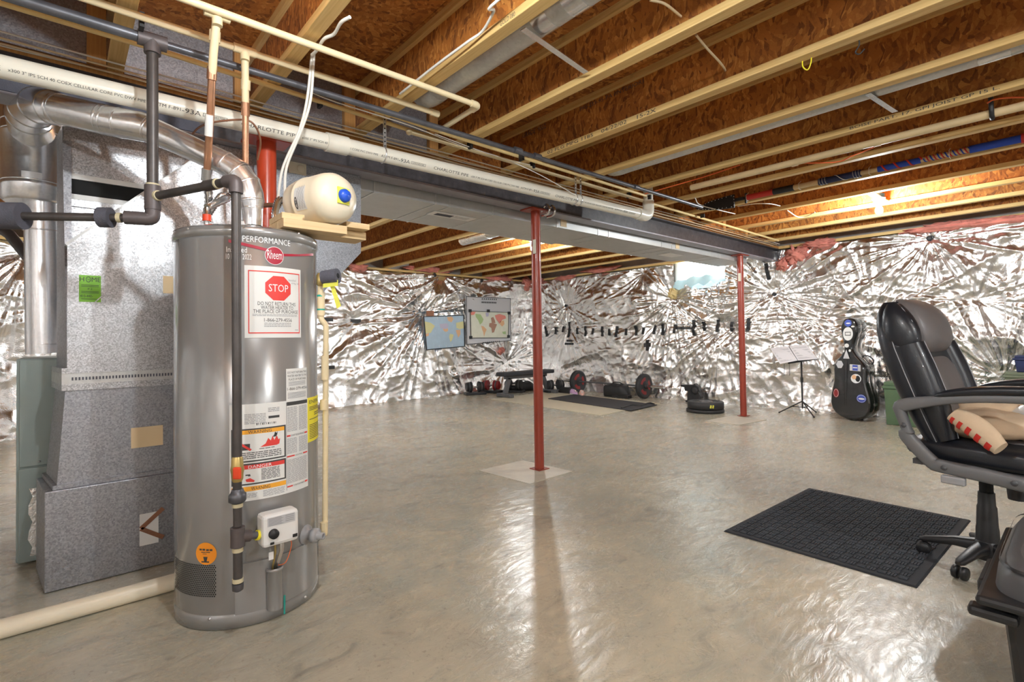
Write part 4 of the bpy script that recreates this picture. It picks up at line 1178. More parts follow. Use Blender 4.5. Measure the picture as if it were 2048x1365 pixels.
cable([PZ(1575, 421, 2.43), PZ(1595, 434, 2.42), PZ(1612, 433, 2.42), PZ(1630, 425, 2.43)], .005, 'cable_white', 'short white cable loop under the joists near the bulb')
cable([PZ(1390, 396, 2.43), PZ(1400, 410, 2.43), PZ(1440, 421, 2.42), PZ(1470, 428, 2.43)], .005, 'cable_white', 'short white cable loop behind the black blade sheath')
cable([PZ(1475, 413, 2.43), PZ(1510, 408, 2.43), PZ(1540, 408, 2.43), PZ(1560, 412, 2.45)], .004, 'cable_white', 'short white cable below the spear guard')
cable([(-.1, 4.30, 2.45), PZ(2030, 195, 2.46), PZ(1990, 199, 2.46), PZ(1975, 206, 2.46)], .005, 'cable_orange', 'orange cord behind the black strap')
cable([PZ(1758, 287, 2.41), PZ(1742, 297, 2.40), PZ(1705, 312, 2.38), PZ(1680, 323, 2.38), PZ(1640, 326, 2.39), PZ(1597, 326, 2.41)], .005, 'cable_orange', 'red-orange cord drooping under the long pole')
cable([PZ(1290, 388, 2.43), PZ(1360, 368, 2.44), PZ(1420, 350, 2.46), PZ(1480, 330, 2.46)], .005, 'cable_orange', 'red-orange cord running along a joist toward the beam')

# round branch ducts in the joist bays
def rduct(y, x0, x1, r, z, label):
    t = thing('round_duct', label, 'duct', (x0, y, z-r))
    obj('duct_run', MB().tube([(x0, y, z), (x1, y, z)], r, 28, cap=True), 'galv_duct', t)
    el_ = bez([(x0, y, z), (x0-.08, y, z), (x0-.15, y-.0, z+.02), (x0-.18, y, z+.10), (x0-.18, y, z+.15)], 4)
    obj('end_elbow', MB().tube(el_, r*1.02, 24), 'galv_duct', t)
    return t
d1 = rduct(1.60, -2.42, XE-.05, .078, 2.555, 'round galvanized duct in the joist bay with a strap angled across')
for x in (-1.60, -1.42, -.6): obj('duct_joint', MB().tube([(x, 1.60, 2.555), (x+.09, 1.60, 2.555)], .080, 28), 'galv_pipe', d1)
a, c = PZ(1046, 58, 2.46), PZ(1172, 150, 2.44)
obj('hanger_strap', MB().beam(a, (c[0], min(c[1], 2.01), 2.452), .03, .003), 'galv_pipe', d1)
d2 = rduct(3.475, -2.50, XE-.05, .080, 2.545, 'round galvanized duct tucked against a joist flange')
for x in (-.35, .4): obj('duct_joint', MB().tube([(x, 3.475, 2.545), (x+.12, 3.475, 2.545)], .082, 28), 'galv_pipe', d2)
a, c = PZ(1735, 188, 2.455), PZ(1790, 224, 2.455)
obj('hanger_strap', MB().beam(a, (c[0], min(c[1], 3.85), 2.455), .03, .003), 'galv_pipe', d2)
kd = thing('round_duct', 'pale round duct in the joist bay behind the clamped red post', 'duct', (-4.6, 4.25, 2.44))
obj('duct_run', MB().tube([(-5.35, 4.28, 2.53), (-4.0, 4.28, 2.53), (-3.75, 4.26, 2.50)], .075, 24), 'galv_duct', kd)
obj('insulation_sleeve', MB().tube([(-5.9, 4.28, 2.53), (-5.3, 4.28, 2.53)], .082, 24), 'foil', kd)

# hooks
yh = PZ(1612, 118, 2.44)
tag(obj('wire_hook', MB().tube(bez([yh+(-.02, .015, .02), yh+(-.015, .0, -.03), yh+(.005, .0, -.055), yh+(.02, 0, -.03), yh+(.02, .015, .02)], 5), .003, 6), 'label_yellow'), 'yellow wire hook under a joist', 'hook')
yh = PZ(1718, 82, 2.44)
tag(obj('screw_hook', MB().tube(bez([yh+(.0, .0, .01), yh+(.0, .0, -.02), yh+(-.015, 0, -.045), yh+(.0, 0, -.06), yh+(.02, 0, -.045)], 5), .003, 6), 'iron'), 'dark screw hook under a joist', 'hook')

# spear slung below a joist
sy, sz = 5.085, 2.475
SX = lambda px: PY(px, 425-(px-1393)*.212, sy)[0]
spear = thing('wrapped_spear', 'long spear with black stitched blade sheath and red, navy and blue wrapped shaft', 'spear', (SX(1700), sy, sz-.03))
x0, x1 = SX(1393), SX(1470)
out = [(x0, 0), (x0+.06*(x1-x0)/.4, .028), (x0+(x1-x0)*.4, .060), (x0+(x1-x0)*.75, .074), (x1, .080), (x1, -.080), (x0+(x1-x0)*.75, -.072), (x0+(x1-x0)*.4, -.050), (x0+.06*(x1-x0)/.4, -.024)]
sh = obj('blade_sheath', MB().prism([(x, sy, sz-.01+z*.85) for x, z in out], (0, -.022, 0)), 'tape_black', spear, bevel=.004)
b = MB()
for i in range(len(out)):
    p, q_ = np.array(out[i]), np.array(out[(i+1) % len(out)]); n = max(1, int(np.linalg.norm(q_-p)/.035))
    for k in range(n):
        c = (p+(q_-p)*(k+.5)/n)*np.array((1, .88)); c[0] += .006 if c[0] < x0+.1 else 0
        b.sphere((c[0], sy-.0225, sz-.01+c[1]*.82), .0045, 6, 4)
obj('stitching', b, 'ink_white', sh)['kind'] = 'stuff'
def seg(p0, p1, r, mat_, name): return obj(name, MB().cyl((SX(p0), sy, sz), (SX(p1), sy, sz), r, 16), mat_, spear)
obj('neck', MB().obox((SX(1478), sy, sz), (1, 0, 0), (0, 1, 0), (0, 0, 1), .10, .02, .03), 'iron', spear)
obj('cross_guard', MB().obox((SX(1492), sy, sz-.005), (1, 0, 0), (0, 1, 0), (0, 0, 1), .015, .02, .10), 'iron', spear)
seg(1494, 1547, .027, 'wrap_red', 'red_grip'); seg(1547, 1588, .029, 'tape_black', 'black_wrap'); seg(1588, 1650, .024, 'shaft_wood', 'shaft')
seg(1638, 1655, .031, 'wrap_navy', 'knot_band'); nv = seg(1655, 1705, .028, 'wrap_navy', 'navy_wrap'); seg(1705, 1722, .031, 'wrap_navy', 'knot_band')
seg(1720, 1960, .019, 'shaft_wood', 'shaft'); seg(1756, 1842, .024, 'wrap_blue', 'blue_wrap'); seg(1940, 2043, .028, 'wrap_blue', 'foam_grip'); seg(2043, 2075, .034, 'wrap_red', 'red_end')
def helix(p0, p1, turns, r, tr, mat_, name, ph=0):
    xa_, xb_ = SX(p0), SX(p1)
    return obj(name, MB().tube([(xa_+(xb_-xa_)*i/(turns*14), sy+r*math.cos(ph+i*2*math.pi/14), sz+r*math.sin(ph+i*2*math.pi/14)) for i in range(int(turns*14)+1)], tr, 6), mat_, spear)
helix(1756, 1845, 3.5, .024, .007, 'wrap_red', 'red_lacing'); helix(1848, 1940, 6, .019, .005, 'wrap_red', 'red_lacing'); helix(1848, 1940, 6, .019, .005, 'wrap_blue', 'blue_lacing', 3)
for p0 in (1638, 1705): helix(p0, p0+17, 3, .031, .003, 'stitch', 'knotwork'); 
helix(1658, 1702, 1, .0285, .003, 'ink_white', 'white_lacing'); 
for px in (1495, 1600, 1740, 1900): obj('tie_cord', MB().tube([(SX(px), sy+.03, sz+.05), (SX(px), sy-.03, sz+.02), (SX(px), sy-.028, sz-.03), (SX(px), sy+.03, sz-.03)], .0025, 6), 'cable_white', spear)

# long pole hung below the joists
py_, pz_ = 4.15, 2.412
pole = thing('long_pole', 'long pale pole slung under the joists with tan tape and a black strap', 'pole', (-.5, py_, pz_-.026))
PX_ = lambda px, yy: PZ(px, yy, pz_)[0]
obj('shaft', MB().cyl((PX_(1372, 372), py_-.02, pz_), (2.6, py_+.03, pz_), .025, 18), 'shaft_wood', pole)
for px, yy in ((1590, 326), (1755, 285)):
    x = PX_(px, yy); obj('tan_tape', MB().cyl((x-.02, py_, pz_), (x+.02, py_, pz_), .027, 18), 'tape_tan', pole)
x = PX_(1982, 222)
obj('black_strap', MB().tube([(x, py_-.05, ZJ+.1), (x, py_-.035, pz_+.02), (x+.0, py_-.025, pz_-.02), (x, py_, pz_-.03), (x, py_+.03, pz_)], .012, 8), 'tape_black', pole)

# ================================================================== EXPANSION TANK ON A TIMBER SHELF
shelf = thing('timber_shelf', 'raw timber plank shelf resting on the heater top under the cream tank', 'shelf', (-2.45, .95, HT+.024))
zs = HT+.024
obj('long_plank', MB().box(-2.455, -2.33, .70, 1.11, zs, zs+.038), 'plank_wood', shelf, bevel=.002)
obj('cross_block', MB().box(-2.325, -2.25, .70, .98, zs, zs+.038), 'plank_wood', shelf, bevel=.002)
obj('wedge_block', MB().box(-2.45, -2.27, .70, .795, zs+.039, zs+.066), 'plank_wood', shelf, bevel=.002)
obj('wedge_block', MB().box(-2.45, -2.27, .985, 1.10, zs+.039, zs+.066), 'plank_wood', shelf, bevel=.002)
tk_r = .115
tc_ = U(638, 410, 2.36)+np.array((0, 0, .014))
ta_ = np.array((.95, .28, .0)); ta_ /= np.linalg.norm(ta_)
tank = thing('expansion_tank', 'cream steel expansion tank lying on the timber shelf with a blue end cap', 'tank', tc_-(0, 0, tk_r))
prof = [(.001, -.165), (.05, -.160), (.088, -.145), (.108, -.115), (tk_r, -.075), (tk_r, -.045), (tk_r+.003, -.042), (tk_r+.003, -.034), (tk_r, -.030), (tk_r, .085), (.110, .118), (.092, .147), (.06, .163), (.001, .170)]
obj('shell', MB().lathe(prof, tc_, ta_, 40), 'tank_cream', tank)
sd = np.cross((0, 0, 1), ta_); upv = np.array((0, 0, 1.0))
pc = tc_+ta_*.160
obj('cap_plate', MB().obox(pc+ta_*.006, ta_, sd, upv, .012, .062, .072), 'yellow_tag', tank)
obj('blue_cap', MB().lathe([(.030, 0), (.029, .014), (.022, .024), (.001, .028)], pc+ta_*.010, ta_, 20), 'cap_blue', tank)
obj('inlet_pipe', MB().cyl(tc_-ta_*.16, tc_-ta_*.24, .014, 12), 'copper_dull', tank)
def on_tank(u, v):                      # u along axis, v around (angle from the side facing the room)
    a = v; d_ = -sd*math.cos(a)+upv*math.sin(a)
    return tc_+ta_*u+d_*(tk_r+.001)
_sgn = -1
b = MB().add([on_tank(-.022+.075*i/6, -.55+.9*j/8) for i in range(7) for j in range(9)], [(i*9+j, (i+1)*9+j, (i+1)*9+j+1, i*9+j+1) for i in range(6) for j in range(8)], True)
o1 = obj('rating_label', b, 'label_white', tank)
def on_tank2(lift):
    return lambda u, v: tc_+ta_*u+(-sd*math.cos(v)+upv*math.sin(v))*(tk_r+.001+lift)
b = MB(); f_ = on_tank2(.0006)
for i in range(12):
    u0 = -.002+i*.0042; b.add([f_(u0, -.5+.9*j/10) for j in range(11)]+[f_(u0+.0013, -.5+.9*j/10) for j in range(11)], [(j, j+1, j+12, j+11) for j in range(10) if (i*7+j) % 4])
obj('fine_print', b, 'ink_grey', o1)['kind'] = 'stuff'
b = MB(); pts = [(-.010+.010*math.cos(t), -.25+.24*math.sin(t)) for t in np.linspace(0, 2*math.pi, 25)[:-1]]
b.add([f_(u, v) for u, v in pts]+[f_(-.010, -.25)], [(i, (i+1) % 24, 24) for i in range(24)]); lo_ = obj('maker_oval', b, 'ink', o1)
b = MB(); f2 = on_tank2(.0012); letter(b, 'OXTP', lambda u, v: f2(-.010+v, -.25-u), -.17, .17, -.004, .004); obj('lettering', b, 'ink_white', lo_)
# connector from the heater to the tank
th_ = thing('corrugated_connector', 'corrugated steel connector rising beside the cream tank', 'hose', nip2+(0, 0, .09))
hp = bez([nip2+(0, 0, .08), U(552, 440, 2.33), U(553, 415, 2.36), U(562, 400, 2.40), tc_-ta_*.20], 10)
obj('corrugated_tube', MB().tube(hp, [.0175 if i % 2 else .0145 for i in range(len(hp))], 12), 'chrome', th_)
tag(obj('copper_stub', MB().cyl(U(527, 411, 2.42), U(550, 410, 2.40), .011, 12), 'copper_dull'), 'short copper pipe stub in front of the bright red post', 'pipe')

# ================================================================== RELIEF VALVE AND DISCHARGE PIPE
tpx = thing('relief_discharge_pipe', 'cream plastic discharge pipe running down beside the heater', 'pipe', U(648, 1068, 2.33))
pts = elbowed([U(641, 572, 2.30), U(642, 640, 2.30), U(652, 650, 2.31), U(650, 1062, 2.33)], .02)
obj('pipe_run', MB().tube(pts, .0125, 14), 'cpvc', tpx)
for py0, py1, px in ((585, 632, 642), (712, 760, 650), (800, 820, 648), (1045, 1070, 648)):
    obj('coupling', MB().cyl(U(px, py0, 2.30+(.01 if py0 > 640 else 0)), U(px, py1, 2.30+(.01 if py0 > 640 else 0)), .0165, 14), 'cpvc', tpx)
obj('brass_valve', MB().lathe([(.012, -.03), (.018, -.02), (.018, .02), (.012, .03)], U(641, 560, 2.30), n=12), 'brass', tpx)
fo = U(646, 556, 2.28); fo2 = U(676, 552, 2.27)
obj('foam_sleeve', MB().tube([fo, fo2], [.031, .033], 24), 'foam_dark', tpx)
obj('foam_bore', MB().cyl(fo2, fo2+(fo2-fo)*.02, .012, 14), 'black_hole', tpx)
obj('yellow_tag', MB().add([U(660, 572, 2.27), U(668, 570, 2.27), U(682, 612, 2.27), U(674, 618, 2.27)], [(0, 1, 2, 3)]).add([U(646, 568, 2.265), U(676, 560, 2.255), U(676, 572, 2.255), U(646, 576, 2.265)], [(0, 1, 2, 3)]), 'yellow_tag', tpx)
obj('green_mark', MB().cyl(U(641.5, 590, 2.30), U(641.6, 594, 2.30), .0170, 14).cyl(U(642, 618, 2.30), U(642, 621, 2.30), .0170, 14), 'teal', tpx)
cpipe = tag(obj('floor_drain_pipe', MB().tube([(-2.79, -1.6, .037), (-2.775, .46, .037)], .036, 22), 'pvc_cream'), 'white plastic pipe lying on the floor behind the heater', 'pipe')

# ================================================================== FLOOR THINGS
# rubber scraper mat
mc = [PZ(*q) for q in ((1447, 1064), (1834, 1178), (1930, 1045), (1617, 978))]
mo, mu, mv_ = mc[0], mc[1]-mc[0], mc[3]-mc[0]
mu = mu*np.array((1, 1, 0)); mv_ = mv_*np.array((1, 1, 0))
mat_t = thing('door_mat', 'black rubber scraper mat on the concrete floor by the desk chair', 'mat', (mo+mu/2+mv_/2))
M_ = lambda u, v, z: mo+mu*u+mv_*v+np.array((0, 0, z))
obj('rubber_base', MB().hexa([M_(0, 0, .001), M_(1, 0, .001), M_(1, 1, .001), M_(0, 1, .001), M_(.008, .006, .008), M_(.992, .006, .008), M_(.992, .994, .008), M_(.008, .994, .008)]), 'rubber_mat', mat_t)
b = MB(); NU, NV = 20, 27
for i in range(NU):
    for j in range(NV):
        u0, v0 = .04+.92*i/NU, .03+.94*j/NV; du, dv = .92/NU*.82, .94/NV*.82
        for k in range(3):
            if (i+j) % 2: r_ = (u0, u0+du, v0+dv*k/3, v0+dv*(k/3+.24))
            else: r_ = (u0+du*k/3, u0+du*(k/3+.24), v0, v0+dv)
            z0, z1 = .0078, .0125
            p = [M_(r_[0], r_[2], z0), M_(r_[1], r_[2], z0), M_(r_[1], r_[3], z0), M_(r_[0], r_[3], z0), M_(r_[0], r_[2], z1), M_(r_[1], r_[2], z1), M_(r_[1], r_[3], z1), M_(r_[0], r_[3], z1)]
            b.add(p, [(4, 5, 6, 7), (0, 1, 5, 4), (1, 2, 6, 5), (2, 3, 7, 6), (3, 0, 4, 7)])
obj('ribbed_tread', b, 'rubber_mat_top', mat_t)['kind'] = 'stuff'

# cream floor sheet under the exercise gear, and the exercise mat
q = [PZ(979, 799.6), PZ(1202, 832), PZ(1322, 808)]; q4 = q[0]+q[2]-q[1]
tag(obj('floor_sheet', MB().prism([(p[0], p[1], .0005) for p in (q[0], q[1], q[2], q4)], (0, 0, .006)), 'panel_cream'), 'thin cream sheet laid on the floor under the bench', 'sheet')
q = [PZ(1096, 798.5, .007), PZ(1262, 823, .007), PZ(1314, 811, .007), PZ(1148, 790, .007)]
ym = thing('exercise_mat', 'dark grey exercise mat unrolled beside the weight bench', 'mat', (q[0]+q[2])/2)
obj('mat_sheet', MB().prism([(p[0], p[1], .007) for p in q], (0, 0, .012)), 'yoga', ym, bevel=.004)
st_ = bez([PZ(1243, 817, .022), PZ(1262, 811, .024), PZ(1280, 812, .022), PZ(1298, 807, .024), PZ(1308, 809, .022)], 5)
tag(obj('mat_strap', MB().tube(st_, .016, 6), 'tape_black'), 'black carry strap lying across the exercise mat', 'strap')

# weight bench
bx_, by0, by1 = -7.32, 6.12, 7.45
bench = thing('weight_bench', 'flat black weight bench on grey steel legs', 'bench', (bx_, 6.8, .007))
obj('pad', MB().box(bx_-.13, bx_+.13, by0, by1, .40, .475), 'bench_pad', bench, bevel=.02)
obj('spine', MB().box(bx_-.03, bx_+.03, by0+.12, by1-.12, .34, .40), 'bench_frame', bench)
for y0, y1, w in ((by0+.22, by0+.12, .20), (by1-.22, by1-.08, .26)):
    obj('leg', MB().beam((bx_, y0, .36), (bx_, y1, .06), .06, .08, (0, 1, 0)), 'bench_frame', bench)
    obj('foot', MB().box(bx_-w, bx_+w, y1-.05, y1+.05, .007, .075), 'bench_frame', bench, bevel=.01)

# adjustable dumbbells in trays
def dumbbell(c, ax, label, disc='iron'):
    c = np.array(c); ax = np.array(ax, float); ax /= np.linalg.norm(ax); sd_ = np.cross((0, 0, 1), ax)
    t = thing('dumbbell', label, 'dumbbell', c)
    obj('tray', MB().obox(c+(0, 0, .025), ax, sd_, (0, 0, 1), .42, .22, .05), 'plastic_black', t, bevel=.01)
    obj('handle', MB().cyl(c+ax*.1+(0, 0, .15), c-ax*.1+(0, 0, .15), .018, 12), 'chrome', t)
    for s_ in (-1, 1):
        for k in range(5):
            r = .105-.004*k
            obj('weight_disc', MB().lathe([(r-.008, 0), (r, .004), (r, .014), (r-.008, .018)], c+(0, 0, .155)+ax*s_*(.075+k*.024)-ax*.009, ax, 20), disc if k != 2 else 'bench_frame', t)
    return t
c0 = PZ(953, 790); dumbbell((c0[0]-.05, c0[1], 0), (.35, .94, 0), 'black adjustable dumbbell in its tray by the foil wall, end-on and furthest from the bench')
c0 = PZ(978, 787); dumbbell((c0[0]-.05, c0[1]+.1, 0), (.9, .44, 0), 'black adjustable dumbbell with a red face in its tray', 'plate_red')
c0 = PZ(1004, 788); dumbbell((c0[0]-.02, c0[1]+.34, 0), (.9, .44, 0), 'black adjustable dumbbell in its tray behind the bench leg')
c0 = PZ(1110, 785); dumbbell((c0[0]+.02, c0[1]-.02, 0), (.3, .95, 0), 'black adjustable dumbbell beside the barbell plate')

# barbell
pl_, pr_ = U(1156, 762.5, 10.25), U(1288, 773, 9.1)
pl_[2] = .226; pr_[2] = .226
ba = (pr_-pl_)/np.linalg.norm(pr_-pl_)
bar = thing('barbell', 'steel barbell loaded with a black and red plate at each end', 'barbell', ((pl_+pr_)/2*np.array((1, 1, 0))))
obj('bar', MB().cyl(pl_, pr_, .015, 12), 'bench_frame', bar)
for c, s_ in ((pl_, -1), (pr_, 1)):
    obj('sleeve', MB().cyl(c, c+ba*s_*.40, .025, 16), 'chrome', bar)
    pt = obj('plate', MB().lathe([(.03, -.035), (.06, -.036), (.075, -.030), (.17, -.030), (.185, -.036), (.215, -.036), (.222, -.028), (.222, .028), (.215, .036), (.185, .036), (.17, .030), (.075, .030), (.06, .036), (.03, .035)], c, ba, 40), 'iron', bar)
    for sg in (-1, 1):
        for a0 in (.3, 2.4, 4.5):
            nx = np.cross(ba, (0, 0, 1)); nx /= np.linalg.norm(nx); ny = np.cross(nx, ba)
            vs = []
            for k in range(7):
                a = a0+k*.22
                for rr in (.095, .155): vs.append(c+ba*sg*.0315+(nx*math.cos(a)+ny*math.sin(a))*rr)
            obj('red_print', MB().add(vs, [(2*k, 2*k+2, 2*k+3, 2*k+1) for k in range(6)]), 'plate_red', pt)
    obj('collar', MB().lathe([(.045, 0), (.045, .03), (.03, .035)], c+ba*s_*.036, ba*s_, 20), 'chrome' if s_ < 0 else 'iron', bar)
c0 = PZ(1262, 797); tag(obj('flat_step', MB().box(c0[0]-.34, c0[0]+.02, c0[1]-.12, c0[1]+.0, 0, .06), 'plastic_black', bevel=.01), 'low black block beside the barbell plate on the floor', 'block')
c0 = PZ(1136, 786); tag(obj('low_tray', MB().box(c0[0]-.10, c0[0]+.18, c0[1]-.16, c0[1]-.04, 0, .12), 'plastic_black', bevel=.012), 'low black box between the dumbbell and the barbell plate', 'box')

# shoes: a lilac and pink pair
for i, (px, py, m_, lab) in enumerate(((1148, 790, 'lilac', 'lilac trainer lying at the end of the exercise mat'), (1164, 792, 'pink', 'pink trainer lying at the end of the exercise mat'))):
    c = PZ(px, py); t = thing('trainer_shoe', lab, 'shoe', c)
    d_ = np.array((.8, -.3-.5*i, 0)); d_ /= np.linalg.norm(d_); s_ = np.array((-d_[1], d_[0], 0))
    for nm, mm, k0, k1 in (('sole', 'label_white', .0, .028), ('upper', m_, .028, .10)):
        vs = []
        N = 16
        for h, sc in ((k0, 1), ((k0+k1)/2, .96 if nm == 'upper' else 1), (k1, .55 if nm == 'upper' else .98)):
            for k in range(N):
                a = 2*math.pi*k/N; x = math.cos(a); y = math.sin(a)
                w = .05*(1-.22*x)
                vs.append(c+d_*(x*.14*sc-(.03 if (nm == 'upper' and h == k1) else 0))+s_*y*w*sc+np.array((0, 0, h*(1-.35*max(0, x) if nm == 'upper' else 1))))
        obj(nm, MB().add(vs, [(r*N+k, r*N+(k+1) % N, (r+1)*N+(k+1) % N, (r+1)*N+k) for r in range(2) for k in range(N)], True).add(vs[-N:], [tuple(range(N))]), mm, t)
    obj('laces', MB().tube(bez([c+d_*(.02+.03*k)+s_*(.02 if k % 2 else -.02)+np.array((0, 0, .098-.012*k)) for k in range(4)], 3), .005, 5), 'label_white', t)

# loft helper: rounded cross-sections
def loft(secs, n=24, e=3.0, cap=True, mb=None):   # secs: (centre, axis a, axis b, half a, half b)
    b = mb or MB(); vs = []
    for c, a, bb, ha, hb in secs:
        c, a, bb = np.array(c, float), np.array(a, float), np.array(bb, float)
        for k in range(n):
            t = 2*math.pi*k/n; ct, st = math.cos(t), math.sin(t)
            vs.append(c+a*ha*math.copysign(abs(ct)**(2/e), ct)+bb*hb*math.copysign(abs(st)**(2/e), st))
    m_ = len(secs)
    b.add(vs, [(r*n+k, r*n+(k+1) % n, (r+1)*n+(k+1) % n, (r+1)*n+k) for r in range(m_-1) for k in range(n)], True)
    if cap: b.add(vs[:n], [tuple(range(n))[::-1]], True); b.add(vs[-n:], [tuple(range(n))], True)
    return b
def bag(c, ax, L, w, h, mat_, label, name='duffel_bag'):
    c = np.array(c, float); ax = np.array(ax, float); ax /= np.linalg.norm(ax); s_ = np.cross((0, 0, 1), ax)
    t = thing(name, label, 'bag', c)
    secs = []
    for k in range(9):
        u = -1+k/4; g = math.sqrt(max(.05, 1-abs(u)**5))*(1+.08*math.sin(k*2.3))
        secs.append((c+ax*u*L/2+np.array((0, 0, h/2*g)), s_, (0, 0, 1), w/2*g, h/2*g))
    obj('bag_body', loft(secs, 20, 3.2), mat_, t)
    obj('carry_handle', MB().tube(bez([c+ax*L*.2+s_*w*.1+np.array((0, 0, h)), c+ax*L*.1+np.array((0, 0, h*1.12)), c-ax*L*.1+np.array((0, 0, h*1.12)), c-ax*L*.2+s_*w*.1+np.array((0, 0, h))], 4), .010, 6), mat_, t)
    return t
c0 = PZ(1230, 795); bag((c0[0], c0[1]+.06, 0), (1, .0, 0), .58, .26, .24, 'tape_black', 'dark duffel bag on the floor behind the barbell')
c0 = PZ(1052, 784); bag((c0[0]-.2, c0[1]+.05, 0), (.3, .95, 0), .62, .28, .20, 'tape_black', 'black soft bag on the floor behind the weight bench')

# stacked weight plates
c0 = PZ(1415, 828); c0 = c0+np.array((-.12, .16, 0))
pprof = lambda R, h: [(.025, .002), (R-.02, .0), (R, .01), (R, h-.01), (R-.015, h), (R-.06, h), (R-.07, h-.012), (.085, h-.012), (.075, h-.002), (.03, h-.002), (.025, h-.02)]
s1 = tag(obj('weight_plate', MB().lathe(pprof(.262, .050), c0, n=48), 'iron'), 'bottom weight plate of the pair stacked on the floor', 'weight plate', 'stacked weight plates')
c1 = c0+np.array((.01, .0, .0505))
s2 = thing('weight_plate', 'thick upper weight plate of the stacked pair with yellow marks', 'weight plate', c1, 'stacked weight plates')
obj('plate_body', MB().lathe(pprof(.250, .105), c1, n=48), 'iron', s2)
obj('hub_ring', MB().lathe([(.03, .1035), (.03, .107), (.09, .107), (.095, .0935)], c1, n=32), 'bench_frame', s2)
for px, py in ((1425, 815), (1433, 819)):
    d_ = ray(px, py); a_ = math.atan2(-d_[1], -d_[0])+(.28 if px < 1430 else .42)
    obj('yellow_mark', MB().add([c1+np.array((.2515*math.cos(a_+u), .2515*math.sin(a_+u), z)) for u, z in ((-.06, .035), (.03, .03), (.06, .072), (-.02, .078))], [(0, 1, 2, 3)]), 'yellow_tag', s2)

# black stepped equipment against the foil
y0_ = 7.86
sil = [(1361, 759), (1386, 759), (1388, 756), (1391, 759), (1397, 763), (1399, 771), (1395, 772), (1398, 778), (1402, 783), (1402, 787), (1405, 791), (1405, 796), (1374, 791), (1374, 777), (1375, 772), (1369, 771), (1368, 764), (1361, 763)]
pts = [PY(px, py, y0_) for px, py in sil]
zmin = min(p[2] for p in pts); pts = [p-np.array((0, 0, zmin)) for p in pts]
eq = thing('equipment_block', 'black stepped plastic equipment block standing by the foil wall', 'equipment', (pts[10][0]-.1, y0_, 0))
obj('body', MB().prism(pts, (0, .09, 0)), 'plastic_black', eq, bevel=.006)
cx = np.mean([p[0] for p in pts]); obj('wheel', MB().lathe([(.06, 0), (.06, .02), (.03, .024)], (cx+.03, y0_, .20), (0, -1, 0), 20), 'iron', eq)
obj('foot_bar', MB().box(pts[12][0]-.02, pts[11][0]+.02, y0_-.02, y0_+.11, 0, .03), 'plastic_black', eq)

# ------------------------------------------------------------------ cello case
cb = PZ(1700, 842)
dcv = np.array((cb[0], cb[1], 0)); dcv /= np.linalg.norm(dcv); ecv = np.array((dcv[1], -dcv[0], 0))
an = math.radians(27)
dep_ = dcv*math.cos(an)+ecv*math.sin(an); wid = ecv*math.cos(an)-dcv*math.sin(an)
lean = .05
case = thing('cello_case', 'glossy black cello case covered in stickers standing against the foil wall', 'cello case', cb)
K = 1.30/1205
outl = [(105, 195, 8), (118, 195, 50), (145, 195, 72), (200, 195, 88), (260, 194, 88), (320, 193, 76), (380, 190, 58), (440, 188, 48), (500, 188, 52), (560, 190, 88), (610, 192, 128), (660, 195, 158), (720, 196, 168), (790, 195, 164), (860, 195, 166), (940, 197, 182), (1040, 200, 202), (1120, 202, 208), (1190, 205, 196), (1245, 208, 165), (1285, 210, 115), (1308, 212, 55)]
wsc = 1.07
def case_pt(side, k, d):
    y, cx, hw = outl[k]
    z = (1310-y)*K
    return cb+wid*((cx-205)*K+side*hw*K*wsc)+dep_*(d+lean*z/1.3)+np.array((0, 0, z+.012))
def case_mesh(d0, d1, inset0, inset1, rings=5):
    loop = [(1, k) for k in range(len(outl))]+[(-1, k) for k in reversed(range(len(outl)))]
    n = len(loop); b = MB(); vs = []
    prof_ = [(d0, inset0), (d0+(d1-d0)*.06, inset0*.45+inset1*.0), (d0+(d1-d0)*.25, 0), (d1-(d1-d0)*.25, 0), (d1-(d1-d0)*.06, inset1*.45), (d1, inset1)]
    ctr = cb+np.array((0, 0, .5))
    for d, ins in prof_:
        for s_, k in loop:
            y, cx, hw = outl[k]; f2_ = max(0, 1-ins/(hw*K*wsc+.001))
            p = case_pt(s_*max(f2_, .2), k, d)
            if k < 3: p = p-np.array((0, 0, ins*(1-k/3)))
            if k > len(outl)-4: p = p+np.array((0, 0, ins*(1-(len(outl)-1-k)/3)))
            vs.append(p)
    b.add(vs, [(r*n+i, r*n+(i+1) % n, (r+1)*n+(i+1) % n, (r+1)*n+i) for r in range(5) for i in range(n)], True)
    for r0 in (0, 5*n):
        fs = [(r0+i, r0+i+1, r0+n-2-i, r0+n-1-i) for i in range(len(outl)-1)]
        b.add(vs, fs, True)
    return b
obj('front_lid', case_mesh(.0, .125, .022, .004), 'case_black', case)
obj('back_shell', case_mesh(.127, .27, .004, .03), 'case_black', case)
def cface(x, y, o=.004):                # crop coordinates -> point on the lid front
    z = (1310-y)*K; return cb+wid*((x-205)*K)-dep_*o+dep_*(lean*z/1.3)+np.array((0, 0, z+.012))
def cdisc(x, y, rx, ry, mat_, name, o=.004, n=20, parent=None):
    return obj(name, MB().add([cface(x+rx*math.cos(t), y+ry*math.sin(t), o) for t in np.linspace(0, 2*math.pi, n+1)[:-1]], [tuple(range(n))[::-1]]), mat_, parent or case)
obj('front_ridge', MB().tube([cface(175, 500, .0), cface(165, 700, .0), cface(160, 900, .0), cface(158, 1150, -.004)], [.010, .016, .018, .010], 10), 'case_black', case)
s_ = cdisc(192, 168, 40, 42, 'sticker_blue', 'round_sticker'); cdisc(195, 170, 26, 8, 'ink_white', 'sticker_mark', .005, parent=s_)
s_ = cdisc(190, 295, 56, 80, 'label_white', 'oval_sticker'); b = MB(); 
